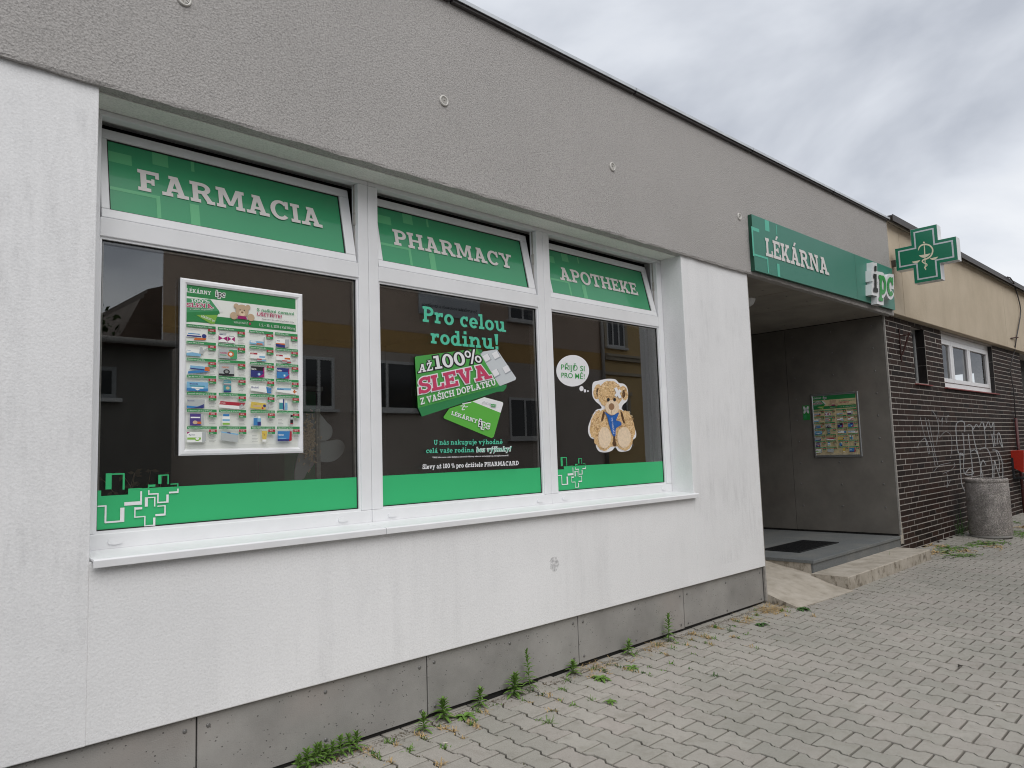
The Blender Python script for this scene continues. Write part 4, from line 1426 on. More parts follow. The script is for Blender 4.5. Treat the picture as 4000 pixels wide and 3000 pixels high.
def poster(name, o, ux, uy, nrm, W_, H_, text, fr_mat, side, paper=None):
    """frame with outer size W_ x H_; o = outer bottom-left on the backing plane, nrm = towards the viewer"""
    o, ux, uy, nrm = map(Vector, (o, ux, uy, nrm))
    root = empty(name, o + ux * W_ / 2, text, 'poster')
    fw, ft = .031, .014
    f = MB()
    # mitred snap-frame profile, slightly domed
    def pt(a, b2, h): return o + ux * a + uy * b2 + nrm * h
    prof = [(0, 0), (0, ft * .55), (fw * .30, ft), (fw * .7, ft), (fw, ft * .55), (fw, 0)]
    cor = [(0, 0, 1, 1), (W_, 0, -1, 1), (W_, H_, -1, -1), (0, H_, 1, -1)]
    for i in range(4):
        b = MB()
        rings = []
        for (xx, yy, sx_, sy_) in (cor[i], cor[(i + 1) % 4]):
            rings.append([pt(xx + sx_ * t_, yy + sy_ * t_, h) for t_, h in prof])
        n_ = len(prof)
        b.add(rings[0] + rings[1], [tuple(range(n_)), tuple(range(n_, 2 * n_))] + [(k, (k + 1) % n_, n_ + (k + 1) % n_, n_ + k) for k in range(n_)])
        fixn(b.build('frame_rail', fr_mat, root))
    b = MB(); b.obox(o + ux * .002 + uy * .002 - nrm * .004, ux * (W_ - .004), uy * (H_ - .004), nrm * .006)
    fixn(b.build('back_board', M_trim, root))
    iw, ih = W_ - 2 * fw, H_ - 2 * fw
    A = iw / ih
    po = o + ux * fw + uy * fw
    s = Sheet(lambda x, y: po + ux * (x * iw) + uy * (y * ih), nrm, eps=.00005, z0=.0030)
    s.rect(0, 0, 1, 1, paper or PAL['paper'])
    s.rect(0, .928, .985, 1.0, PAL['green'])
    s.slab('LÉKÁRNY', [(.0, .953), (.205, .953), (.205, .977), (.0, .977)], PAL['white'])
    s.slab('ipc', [(.245, .950), (.325, .950), (.325, .985), (.245, .985)], PAL['white'], e=.14, sp=.1)
    s.slab('ipc', [(.245, .950), (.325, .950), (.325, .985), (.245, .985)], PAL['black'], sp=.1)
    s.rect(0, .775, .985, .822, PAL['green'])
    # discount box, card, bear
    s.poly([(.20, .905), (.25, .915), (.31, .855), (.27, .845)], PAL['white'])
    s.poly([(0, .800), (.27, .845), (.235, .790), (0, .770)], PAL['green'])
    s.poly([(0, .915), (.20, .925), (.275, .858), (0, .828)], PAL['gtext'])
    s.poly([(0, .828), (.275, .858), (.28, .842), (0, .806)], PAL['green'])
    s.slab('100%', [(.04, .893), (.195, .902), (.185, .924), (.035, .914)], PAL['white'])
    s.slab('SLEVA', [(.0, .862), (.225, .872), (.205, .896), (.0, .886)], PAL['white'], e=.10)
    s.slab('SLEVA', [(.0, .862), (.225, .872), (.205, .896), (.0, .886)], PAL['pinkred'])
    s.sans('z vašich doplatků', [(.03, .846), (.215, .858), (.213, .868), (.028, .856)], PAL['white'])
    s.poly([(.08, .818), (.26, .832), (.235, .775), (.20, .772)], PAL['lgreen'])
    s.slab('LÉKÁRNY ipc', [(.12, .810), (.235, .785), (.24, .798), (.125, .822)], PAL['white'])
    bear_face(s, .475, .868, .085, A)
    s.ell(.40, .838, .033, .033 * A, PAL['beige'], 14); s.ell(.555, .838, .033, .033 * A, PAL['beige'], 14)
    s.poly([(.43, .822), (.52, .822), (.51, .842), (.44, .842)], PAL['magenta'])
    s.sans('S našimi cenami', [(.61, .886), (.965, .886), (.965, .907), (.61, .907)], PAL['gtext'], .014)
    s.sans('UŠETŘÍTE!', [(.61, .856), (.845, .856), (.845, .877), (.61, .877)], PAL['pinkred'], .014)
    s.sans('Rezervujte si léky z eReceptu/ePoukazu online', [(.66, .834), (.965, .834), (.965, .842), (.66, .842)], PAL['black'])
    s.sans('SLEDUJTE NÁS', [(.40, .791), (.505, .791), (.505, .803), (.40, .803)], PAL['white'])
    s.sans('f', [(.515, .789), (.523, .789), (.523, .806), (.515, .806)], PAL['white'], .03)
    s.ell(.545, .797, .010, .010 * A, PAL['pinkred'], 10)
    s.sans('1. 5. – 30. 6. 2026 z Vaší lékárny', [(.63, .787), (.975, .787), (.975, .806), (.63, .806)], PAL['white'])
    r0, rh = .757, .1035
    random.seed(3)
    for i, (ti, pr, code) in enumerate(PROD):
        rr, cc = divmod(i, 4)
        x0_, x1_ = COLX[cc]
        w_ = x1_ - x0_
        yt = r0 - rr * rh
        s.rect(x0_, yt - .0165, x1_, yt, PAL['green'])
        s.sans_w(ti, x0_ + .008, yt - .0128, .0085, PAL['white'], 0, w_ - .016)
        s.rect(x1_ - .064, yt - .034, x1_, yt - .0185, PAL['red']); s.rect(x1_ - .064, yt - .048, x1_, yt - .034, PAL['green'])
        s.sans_w('%d Kč' % pr, x1_ - .050, yt - .0305, .0085, PAL['white'], .01, .045)
        s.sans_w('CENA', x1_ - .055, yt - .045, .007, PAL['white'], 0, .045)
        product(s, code, x0_, yt - .098, w_, .079, A)
        nl = random.randint(3, 5)
        lx = x0_ + w_ * .74 if code not in ('wele', 'spray') else x0_ + .01
        for k in range(nl):
            yy = yt - .058 - k * .009
            s.rect(lx, yy, lx + w_ * random.uniform(.16, .25), yy + .0018, PAL['grey'])
        if rr in (0, 1, 3, 4):
            for k in range(2):
                s.rect(x0_ + .005, yt - .024 - k * .008, x0_ + w_ * random.uniform(.35, .6), yt - .0225 - k * .008, PAL['grey'])
    for k in range(4):
        s.rect(.0, .022 - k * .006, .98, .0232 - k * .006, PAL['silver'])
    s.build('printed_sheet', root)
    b = MB(); b.face([po + nrm * .0088, po + ux * iw + nrm * .0088, po + ux * iw + uy * ih + nrm * .0088, po + uy * ih + nrm * .0088])
    b.build('cover_sheet', glass('cover_sheet_' + side, .25, (1, 1, 1)), root)
    return root


poster('poster_frame', (1.392, YG - .006, 1.592), (1, 0, 0), (0, 0, 1), (0, -1, 0), .679, .906, 'price list poster in a white snap frame mounted on the shop window', M_alu, 'a')
M_chrome = plain('silver_snap_frame', (.55, .56, .56), .28, .5, metal=.8)
poster('poster_frame', (XP - .006, 1.163, 1.356), (0, -1, 0), (0, 0, 1), (-1, 0, 0), .677, .915, 'price list poster in a silver snap frame on the porch wall', M_chrome, 'b', plain('warm_paper', (.80, .66, .40), .4))  # sheet coloured a warm yellowish tone

# small green notice beside the porch poster
nt_ = empty('notice_sticker', (XP, 1.245, 1.9), 'small green notice with white butterfly shape beside the porch poster', 'sticker')
s = Sheet(lambda x, y: Vector((XP - .002, 1.298 - x * .105, 1.905 + y * .215)), (-1, 0, 0))
s.rect(0, 0, 1, 1, M_logo_g); s.build('sheet', nt_)
s = Sheet(lambda x, y: Vector((XP - .002, 1.298 - x * .105, 1.905 + y * .215)), (-1, 0, 0), z0=.0006)
for sx_ in (-1, 1):
    s.ell(.5 + sx_ * .22, .80, .20, .13, M_wprint, 16, rot=sx_ * 30); s.ell(.5 + sx_ * .22, .58, .20, .12, M_wprint, 16, rot=-sx_ * 30)
s.sans('Dr.Max', [(.2, .67), (.8, .67), (.8, .72), (.2, .72)], M_blackp) if False else None
s.rect(.12, .665, .88, .715, M_greyp)
for k in range(4):
    s.rect(.12, .30 - k * .06, .5, .315 - k * .06, M_turq)
s.build('print', nt_)

# ---- stickers on the middle window
YK = YG - .0016


def c3(x, y): return (1450 + x * .51245, 1050 + y * .51245)


F3 = lambda x, y: on_y(*c3(x, y), YK)
pr = empty('promo_sticker', on_y(*c3(680, 1060), YK), 'window lettering with green discount box, blister pack and loyalty card', 'sticker')
s = Sheet(F3, (0, -1, 0))
s.slab('Pro', [(393, 402), (630, 432), (627, 316), (391, 283)], M_mint)
s.build('headline', pr)
s = Sheet(F3, (0, -1, 0))
s.slab('celou', [(679, 439), (1027, 483), (1020, 372), (675, 324)], M_mint)
s.build('headline', pr)
s = Sheet(F3, (0, -1, 0))
s.slab('rodinu!', [(455, 567), (974, 617), (968, 500), (452, 457)], M_mint)
s.build('headline', pr)
s = Sheet(F3, (0, -1, 0), z0=.0012)
s.poly([(826, 645), (850, 632), (950, 615), (960, 618), (1104, 832), (1098, 848), (985, 892), (970, 888), (880, 760)], M_lgreyp)
for (px, py) in ((882, 685), (952, 665), (950, 800), (1032, 772)):
    stroke(s, [(px - 12, py - 24), (px + 14, py + 22)], 50, M_greyp)
    stroke(s, [(px - 16, py - 28), (px + 8, py + 14)], 44, M_wprint)
s.build('blister_print', pr)
s = Sheet(F3, (0, -1, 0), z0=.0030)
s.poly([(548, 1130), (592, 1066), (860, 978), (1000, 1016), (1004, 1030), (932, 1280), (915, 1291), (555, 1142)], M_cgreen)
s.poly([(770, 1012), (860, 979), (998, 1016), (1004, 1028), (984, 1098)], M_wprint)
stroke(s, [(690, 1030), (760, 1018)], 7, M_wprint); stroke(s, [(702, 1026), (712, 1052), (735, 1050)], 6, M_wprint); stroke(s, [(678, 1046), (700, 1048), (690, 1074), (712, 1072)], 6, M_wprint)
s.slab('LÉKÁRNY', [(606, 1112), (800, 1180), (806, 1150), (612, 1084)], M_wprint)
s.slab('ipc', [(814, 1198), (893, 1219), (898, 1170), (818, 1150)], M_wprint, e=.16, sp=.1)
s.slab('i', [(814, 1198), (834, 1203), (838, 1155), (818, 1150)], M_blackp)
s.slab('pc', [(838, 1204), (893, 1219), (898, 1170), (842, 1156)], M_cgreen, sp=.1)
s.sans('pharma', [(841, 1022), (905, 1038), (908, 1020), (845, 1005)], M_greyp)
s.poly([(906, 1030), (945, 1036), (944, 1055), (905, 1049)], M_logo_g); s.sans('card', [(908, 1045), (940, 1052), (942, 1040), (910, 1032)], M_wprint)
s.build('card_print', pr)
s = Sheet(F3, (0, -1, 0), z0=.0058)
s.poly([(800, 608), (842, 618), (843, 636), (826, 648)], M_bgreen2)
s.poly([(350, 1055), (955, 885), (978, 893), (1028, 882), (1026, 905), (1003, 935), (955, 938), (382, 1127)], M_bgreen2)
s.poly([(328, 676), (338, 668), (800, 609), (826, 648), (970, 888), (955, 900), (352, 1062)], M_bgreen)
for mt, e_ in ((M_blackp, .15), (M_wprint, 0)):
    s.slab('100%', [(480, 768), (842, 712), (808, 612), (465, 668)], mt, e=e_ * .6, sp=.06)
    s.slab('AŽ', [(350, 796), (465, 774), (455, 710), (358, 733)], mt, e=e_ * .6)
s.slab('SLEVA', [(355, 955), (912, 832), (868, 727), (350, 838)], M_wprint, e=.085, sp=.05)
s.slab('SLEVA', [(355, 955), (912, 832), (868, 727), (350, 838)], M_pink, e=.012, sp=.05)
s.slab('Z VAŠICH DOPLATKŮ', [(366, 1038), (938, 886), (926, 842), (361, 988)], M_wprint, sp=.08)
s.build('box_print', pr)
s = Sheet(F3, (0, -1, 0))
s.slab('U nás nakupuje výhodně', [(477, 1342), (996, 1336), (996, 1300), (477, 1304)], M_mint)
s.slab('celá vaše rodina', [(413, 1405), (776, 1398), (776, 1362), (413, 1367)], M_mint)
s.slab('bez výjimky!', [(790, 1398), (1050, 1391), (1056, 1354), (795, 1360)], M_wprint, e=.07)
s.slab('bez výjimky!', [(790, 1398), (1050, 1391), (1056, 1354), (795, 1360)], M_mint, e=-.03)
s.sans('* Bližší informace o akci žádejte u personálu lékárny nebo na www.ipcgroup.cz/cs/pharmacard/', [(447, 1444), (1030, 1428), (1030, 1416), (447, 1432)], M_wprint, .01)
s.slab('Slevy až 100 % pro držitele PHARMACARD', [(375, 1527), (1098, 1497), (1098, 1464), (375, 1492)], M_wprint)
s.build('small_lettering', pr)

# ---- speech bubble and teddy bear stickers on the third window


def c4(x, y): return (2050 + x * .51245, 1150 + y * .51245)


F4 = lambda x, y: on_y(*c4(x, y), YK)
bb = empty('bubble_sticker', on_y(*c4(365, 700), YK), 'white thought bubble sticker with green words on the window', 'sticker')
s = Sheet(F4, (0, -1, 0))
s.ell(365, 582, 125, 120, M_wprint, 48)
for q in ((432, 718, 16, 20), (458, 735, 9, 13), (481, 737, 5, 8)):
    s.ell(*q, M_wprint, 20)
s.build('bubble', bb)
s = Sheet(F4, (0, -1, 0), z0=.0014)
s.sans('PŘIJĎ SI', [(276, 572), (455, 586), (455, 544), (276, 531)], M_logo_g, .006)
s.sans('PRO MĚ!', [(278, 633), (455, 646), (455, 604), (278, 594)], M_logo_g, .006)
s.build('lettering', bb)


def fur_mat():
    k = Mat('fur_print')
    d_ = k.noise(26, 3, .6)
    wv = k.noise(62, 2, .55, dist=4.5)
    c = k.ramp(wv, [(.28, (.20, .09, .03)), (.42, (.56, .34, .14)), (.54, (.84, .58, .30)), (.68, (.95, .78, .52))])
    c = k.mix(k.math('MULTIPLY', d_, .18), c, (.40, .22, .09))
    k.base(c)
    return k.set(.5, .3)


M_fur = fur_mat()
M_scarf = plain('scarf_print', (.015, .12, .44), .4, var=.25, vs=35)
M_fur_dark = plain('fur_shadow_print', (.10, .045, .015), .5, var=.4, vs=80)
te = empty('bear_sticker', on_y(*c4(665, 1200), YK), 'cut-out teddy bear sticker with a blue scarf on the window', 'sticker')


def smooth_closed(P, k=4):
    P = [Vector(p) for p in P]; n = len(P); Q = []
    for i in range(n):
        p0, p1, p2, p3 = P[i - 1], P[i], P[(i + 1) % n], P[(i + 2) % n]
        for j in range(k):
            t = j / k
            Q.append(.5 * ((2 * p1) + (p2 - p0) * t + (2 * p0 - 5 * p1 + 4 * p2 - p3) * t * t + (3 * p1 - p0 - 3 * p2 + p3) * t ** 3))
    return Q


s = Sheet(F4, (0, -1, 0))
s.poly(smooth_closed([(515, 690), (530, 665), (560, 658), (600, 648), (640, 643), (690, 648), (718, 675), (755, 682), (780, 710), (788, 760), (780, 810), (750, 840), (738, 868), (752, 885), (775, 905), (800, 945), (828, 1000), (848, 1050), (846, 1090), (822, 1112), (818, 1150), (800, 1185), (760, 1198), (715, 1195), (690, 1165), (665, 1190), (620, 1204), (570, 1198), (545, 1165), (535, 1110), (505, 1095), (485, 1060), (484, 1010), (498, 965), (520, 915), (545, 880), (585, 868), (570, 840), (540, 815), (515, 770)]), M_wprint)
s.build('white_outline', te)
random.seed(21)
s = Sheet(F4, (0, -1, 0), z0=.0008)
s.ell(553, 742, 30, 58, M_fur, 40, .04, rot=10); s.ell(756, 752, 28, 56, M_fur, 40, .04, rot=-12)
s.ell(558, 748, 14, 34, M_fur_dark, 20, .1); s.ell(752, 760, 13, 32, M_fur_dark, 20, .1)
s.poly(smooth_closed([(590, 880), (735, 880), (790, 960), (800, 1080), (790, 1150), (550, 1150), (535, 1060), (545, 960)]), M_fur)
s.ell(545, 990, 46, 108, M_fur, 40, .05, rot=12); s.ell(788, 995, 44, 112, M_fur, 40, .05, rot=-14)
s.ell(594, 930, 9, 44, M_fur_dark, 24, .2, rot=14); s.ell(744, 935, 9, 48, M_fur_dark, 24, .2, rot=-14)
s.ell(683, 1110, 20, 50, M_fur_dark, 20, .1)
s.ell(648, 762, 94, 102, M_fur, 60, .035)
s.ell(606, 1092, 66, 100, M_fur, 50, .035, rot=3); s.ell(754, 1092, 68, 98, M_fur, 50, .035, rot=-3)
s.build('fur_print', te)
M_curl_l = plain('fur_light_print', (.95, .76, .48), .5); M_curl_d = plain('fur_curl_print', (.36, .19, .075), .5)
s = Sheet(F4, (0, -1, 0), eps=.00001, z0=.0036)
for (ex_, ey_, rx_, ry_, n_c) in ((648, 745, 84, 84, 90), (553, 742, 24, 50, 16), (756, 752, 22, 48, 16), (545, 990, 38, 98, 46), (788, 995, 36, 100, 46), (606, 1092, 62, 96, 40), (754, 1092, 64, 94, 40), (665, 960, 70, 50, 24)):
    for q_ in range(n_c):
        a = random.uniform(0, 6.28); rr_ = math.sqrt(random.random())
        px, py = ex_ + math.cos(a) * rx_ * rr_, ey_ + math.sin(a) * ry_ * rr_
        b0 = random.uniform(0, 6.28); r0_ = random.uniform(5, 9)
        stroke(s, [(px + r0_ * math.cos(b0 + t_), py + r0_ * math.sin(b0 + t_)) for t_ in (0, .9, 1.8, 2.6)], [1, 3.4, 3.0, 1], M_curl_d if q_ % 2 else M_curl_l)
s.build('fur_curl_print', te)
s = Sheet(F4, (0, -1, 0), z0=.0072)
s.ell(603, 1092, 48, 82, M_pad, 30, .02); s.ell(752, 1090, 52, 80, M_pad, 30, .02)
s.poly(smooth_closed([(602, 895), (655, 925), (710, 900), (700, 935), (692, 960), (722, 970), (732, 992), (705, 1010), (688, 1028), (685, 1078), (664, 1072), (640, 1000), (622, 930)]), M_scarf)
s.sans('LÉKÁRNY IPC', [(668, 1062), (652, 940), (662, 938), (680, 1060)], M_wprint)
s.ell(660, 862, 53, 57, M_pad, 30, .02); s.ell(655, 856, 22, 26, PAL['brown'], 20)
stroke(s, [(656, 884), (658, 910)], 4, PAL['brown'])
s.ell(631, 803, 11, 14, PAL['black'], 14); s.ell(678, 803, 11, 14, PAL['black'], 14)
stroke(s, [(684, 712), (722, 790)], 22, M_wprint); stroke(s, [(684, 776), (724, 730)], 22, M_wprint)
s.build('face_and_scarf_print', te)

# ================================================================== NEIGHBOURING BUILDING (dark brick, beige panels)
nb = empty('neighbour_building', (15, .3, 0), 'neighbouring flat-roofed block with dark brick wall below beige concrete panels', 'building')


def brick_mat():
    k = Mat('dark_glazed_brick')
    oi = k.n('ShaderNodeObjectInfo').outputs['Random']
    ri = k.n('ShaderNodeNewGeometry').outputs['Random Per Island']
    r = k.math('FRACT', k.math('ADD', oi, k.math('MULTIPLY', ri, 5.7)))
    c = k.ramp(r, [(0, (.012, .0075, .0065)), (.4, (.024, .0125, .0095)), (.75, (.038, .019, .014)), (1, (.026, .019, .016))])
    c = k.mix(k.ramp(k.noise(30, 4), [(.45, (0, 0, 0)), (.8, (.3, .3, .3))]), c, (.045, .038, .034))
    k.base(c); k.bump(k.noise(70, 3), .0012)
    return k.set(.65, .14)


M_brick = brick_mat()
M_glass2 = glass('old_window_glass', 1.1)
M_mortar = plain('pale_mortar', (.44, .41, .38), .9, .2, var=.18, vs=25)
M_tile = plain('dark_reveal_tile', (.012, .010, .010), .3, .5)


def beige_mat():
    k = Mat('beige_panel')
    c = k.ramp(k.noise(1.3, 5, .6), [(.3, (.54, .46, .345)), (.7, (.66, .57, .445))])
    st_ = k.ramp(k.noise(1, 5, .65, sc3=(7, 7, .8)), [(.5, (0, 0, 0)), (.8, (.7, .7, .7))])
    up_ = k.n('ShaderNodeSeparateXYZ'); k.l(k.P(), up_.inputs[0])
    top = k.ramp(k.math('ADD', up_.outputs[2], k.math('MULTIPLY', k.noise(5, 3), .3)), [(4.45, (0, 0, 0)), (4.85, (1, 1, 1))]) if False else None
    c = k.mix(k.math('MULTIPLY', st_, .18), c, (.25, .205, .15))
    c = k.mix(k.math('MULTIPLY', k.ramp(k.noise(150, 4, .7), [(.35, (1, 1, 1)), (.6, (0, 0, 0))]), .3), c, (.40, .335, .25))
    k.base(c); k.bump(k.math('ADD', k.noise(130, 5, .7), k.math('MULTIPLY', k.noise(28, 3), .8)), .004)
    return k.set(.9, .2)


M_beige = beige_mat()
YB = .10
CRS, BL_ = .0775, .2915
ops = [(11.92, 12.49, 2.405, 3.26), (13.30, 16.365, 2.395, 3.30), (18.50, 21.0, 2.405, 3.30)]
BX0, BX1, BZ1 = XP + .027, 21.0, 3.318
# mortar bed
b = MB()
xs = sorted({BX0, BX1} | {o[0] for o in ops} | {min(o[1], BX1) for o in ops})
for i in range(len(xs) - 1):
    mid = (xs[i] + xs[i + 1]) / 2
    op = [o for o in ops if o[0] < mid < o[1]]
    for z0, z1 in ([(-.15, BZ1)] if not op else [(-.15, op[0][2]), (op[0][3], BZ1)]):
        b.box(xs[i], xs[i + 1], YB + .0025, YB + .34, z0, z1)
b.build('wall', M_mortar, nb)
# bricks
bm_v = [(-.5, 0, -.5), (.5, 0, -.5), (.5, 0, .5), (-.5, 0, .5), (-.5, 1, -.5), (.5, 1, -.5), (.5, 1, .5), (-.5, 1, .5)]
bf = [(0, 1, 2, 3), (1, 5, 6, 2), (4, 0, 3, 7), (3, 2, 6, 7), (0, 4, 5, 1)]
bme = bpy.data.meshes.new('brick')
bme.from_pydata(bm_v, [], bf); bme.materials.append(M_brick); bme.update()
zj = 3.239
bricks = []
random.seed(4)
row = 0
z = zj + CRS
while z > -.1:
    z0, z1 = z - CRS, z
    ph_ = (0 if row % 2 else BL_ / 2) + 11.35
    x = ph_ - BL_ * 40
    while x < BX1:
        xa, xb = max(x, BX0), min(x + BL_, BX1)
        x += BL_
        if random.random() < .06: x += random.uniform(-.03, .03)
        if xb - xa < .03: continue
        segs = [(xa, xb)]
        for o in ops:
            if o[2] < (z0 + z1) / 2 < o[3]:
                ns = []
                for a, c in segs:
                    if c <= o[0] or a >= o[1]: ns.append((a, c)); continue
                    if a < o[0] - .03: ns.append((a, o[0] + .005))
                    if c > o[1] + .03: ns.append((o[1] - .005, c))
                segs = ns
        for a, c in segs:
            bricks.append((a + .0064, c - .0064, z0 + .0068, min(z1, BZ1 + .0068) - .0068))
    z -= CRS; row += 1
bricks = [q for q in bricks if q[3] - q[2] > .02 and not (q[0] < 11.0 and .02 < q[2] < .29 and q[1] < 11.1 and False)]
bricks.sort(key=lambda q: (Vector(((q[0] + q[1]) / 2, YB, (q[2] + q[3]) / 2)) - CAM).length)
rb = MB()
vis_n = 0
for q in bricks:
    pr_ = random.uniform(-.0012, .0012)
    if vis_n < 300:
        o = bpy.data.objects.new('brick', bme); COL.objects.link(o); o.parent = nb
        o.location = Vector(((q[0] + q[1]) / 2, YB + pr_, (q[2] + q[3]) / 2)) - wpos(nb)
        o.scale = (q[1] - q[0], .02, q[3] - q[2]); vis_n += 1
        o.rotation_euler = (random.uniform(-.01, .01), 0, random.uniform(-.004, .004))
    else:
        c_ = Vector(((q[0] + q[1]) / 2, YB + pr_, (q[2] + q[3]) / 2))
        rb.add([(c_.x + v[0] * (q[1] - q[0]), c_.y + v[1] * .02, c_.z + v[2] * (q[3] - q[2])) for v in bm_v], bf)
kind(rb.build('brick_field', M_brick, nb), 'stuff')
# pale render patch where bricks are missing beside the porch floor
b = MB(); b.box(BX0 + .001, BX0 + .115, YB - .004, YB + .003, .285, .46); b.box(BX0 + .03, BX0 + .13, YB - .006, YB + .003, .17, .284)
b.build('render_patch', M_oldcon, nb, bevel=.002)
# beige panels and roof edge
pjx = [10.842, 11.385, 17.12, 24]
for i in range(3):
    b = MB(); b.box(pjx[i] + .006, pjx[i + 1] - .006, 0.0, .30, 3.322, 4.628)
    b.build('facade_panel', M_beige, nb, bevel=.008)
b = MB(); b.box(10.842, 24, .03, .31, 3.34, 4.62); b.build('panel_backing', M_gap, nb)
b = MB(); b.box(10.842, 24, .045, .44, 3.3235, 3.335); b.build('panel_underside', M_flash_dark, nb)
b = MB(); b.box(10.872, 24, -.018, .3, 4.630, 4.668); b.build('cornice_strip', plain('cream_strip', (.46, .41, .33), .6), nb, bevel=.008)
b = MB(); b.box(10.875, 24, -.10, .35, 4.6695, 4.69); b.box(10.875, 24, -.108, -.1005, 4.605, 4.697); b.build('gutter_edge', M_flash_dark, nb)
b = MB(); b.box(10.86, 24, .36, 9, 3.4, 4.7); b.build('roof_slab', M_dark, nb)
b = MB(); b.box(10.77, 24, .345, 6, -.1, 3.31); b.build('inner_mass', M_dark, nb) if False else None

M_red_sill = plain('red_tin_sill', (.30, .055, .05), .5, .4, var=.2)
M_old_frame = plain('grey_old_frame', (.30, .31, .31), .5, var=.15)
M_curtain = plain('pale_curtain', (.50, .50, .44), .9, var=.15, vs=12)
M_curtain_y = plain('yellow_curtain', (.50, .46, .28), .9, var=.15, vs=12)


def tiles_reveal(x, z0, z1, nm):
    n = 3
    for i in range(n):
        b = MB(); a, c = z0 + (z1 - z0) * i / n, z0 + (z1 - z0) * (i + 1) / n
        b.box(x - .012, x - .001, YB + .008, YB + .2, a + .004, c - .004)
        b.build('reveal_tile', M_tile, nm)


# narrow window
o1 = ops[0]
b = MB(); yw = YB + .13
b.box(o1[0], o1[0] + .05, yw, yw + .05, o1[2], o1[3]); b.box(o1[1] - .05, o1[1], yw, yw + .05, o1[2], o1[3]); b.box(o1[0] + .0505, o1[1] - .0505, yw, yw + .05, o1[2], o1[2] + .06); b.box(o1[0] + .0505, o1[1] - .0505, yw, yw + .05, o1[3] - .07, o1[3])
w1 = b.build('narrow_window', M_old_frame, nb, bevel=.004)
b = MB(); b.face([(o1[0] + .05, yw + .02, o1[2] + .06), (o1[1] - .05, yw + .02, o1[2] + .06), (o1[1] - .05, yw + .02, o1[3] - .07), (o1[0] + .05, yw + .02, o1[3] - .07)]); b.build('pane', M_glass2, w1)
b = MB(); b.box(o1[0] - .2, o1[1] + .2, YB + .33, YB + .34, o1[2] - .1, o1[3] + .04); b.build('blind', M_dark, w1)
tiles_reveal(o1[1], o1[2] + .01, o1[3], w1)
b = MB(); b.add([(o1[0] - .03, YB - .045, 2.388), (o1[1] + .06, YB - .045, 2.388), (o1[1] + .06, yw, 2.402), (o1[0] - .03, yw, 2.402), (o1[0] - .03, YB - .045, 2.376), (o1[1] + .06, YB - .045, 2.376), (o1[1] + .06, yw, 2.376), (o1[0] - .03, yw, 2.376)], [(0, 1, 2, 3), (4, 7, 6, 5), (0, 4, 5, 1), (1, 5, 6, 2), (3, 7, 4, 0)]); b.build('sill', M_red_sill, w1)
# triple window
o2 = ops[1]
yw = YB + .075


def cw(x, y): return (3600 + x * .21097, 1200 + y * .21097)


m1 = on_y(*cw(592, 1420), yw).x; m2 = on_y(*cw(912, 1455), yw).x
b = MB()
zb, zt = o2[2] + .005, 3.30
b.box(o2[0], o2[1], yw, yw + .07, zb, zb + .085); b.box(o2[0], o2[1], yw, yw + .07, zt - .085, zt)
b.box(o2[0], o2[0] + .06, yw, yw + .07, zb + .0852, zt - .0852); b.box(o2[1] - .10, o2[1], yw, yw + .07, zb + .0852, zt - .0852)
w2 = b.build('triple_window', M_pvc, nb, bevel=.004)
for a, c in ((o2[0] + .062, m1 - .004), (m1 + .004, m2 - .004), (m2 + .004, o2[1] - .104)):
    b = MB(); q0, q1 = zb + .09, zt - .09; t = .085
    b.box(a, c, yw - .012, yw + .05, q0, q0 + t * .8); b.box(a, c, yw - .012, yw + .05, q1 - t, q1)
    b.box(a, a + t, yw - .0118, yw + .05, q0 + t * .8 + .0002, q1 - t - .0002); b.box(c - t, c, yw - .0118, yw + .05, q0 + t * .8 + .0002, q1 - t - .0002)
    b.build('sash', M_pvc, w2, bevel=.004)
    b = MB(); b.face([(a + t, yw + .02, q0 + t * .8), (c - t, yw + .02, q0 + t * .8), (c - t, yw + .02, q1 - t), (a + t, yw + .02, q1 - t)]); b.build('pane', M_glass2, w2)
for a, c, mt in ((o2[0] + .1, m1 - .12, M_curtain), (m2 + .09, m2 + .42, M_curtain_y)):
    b = MB()
    n = 24
    for i in range(n):
        xa, xb = a + (c - a) * i / n, a + (c - a) * (i + 1) / n
        b.face([(xa, yw + .12 + .02 * math.sin(i * 1.3), zb), (xb, yw + .12 + .02 * math.sin((i + 1) * 1.3), zb), (xb, yw + .12 + .02 * math.sin((i + 1) * 1.3), zt), (xa, yw + .12 + .02 * math.sin(i * 1.3), zt)])
    b.build('curtain', mt, w2, True)
b = MB(); b.box(o2[0] - .2, o2[1] + .2, YB + .8, YB + .81, zb - .3, zt + .03); b.box(o2[0] - .2, o2[1] + .2, YB + .345, YB + .8, zb - .3, zb - .29); b.box(o2[0] - .21, o2[0] - .2, YB + .345, YB + .8, zb - .3, zt); b.build('room_back', M_dark, w2)
tiles_reveal(o2[1], o2[2] + .01, 3.29, w2)
b = MB(); b.add([(o2[0] - .04, YB - .045, 2.383), (o2[1] + .06, YB - .045, 2.383), (o2[1] + .06, yw, 2.398), (o2[0] - .04, yw, 2.398), (o2[0] - .04, YB - .045, 2.368), (o2[1] + .06, YB - .045, 2.368), (o2[1] + .06, yw, 2.368), (o2[0] - .04, yw, 2.368)], [(0, 1, 2, 3), (4, 7, 6, 5), (0, 4, 5, 1), (1, 5, 6, 2), (3, 7, 4, 0)]); b.build('sill', M_red_sill, w2)
# next opening at the edge of the picture
o3 = ops[2]
b = MB(); b.box(o3[0], o3[1], YB + .30, YB + .33, o3[2], o3[3]); b.build('dark_window', M_dark, nb)
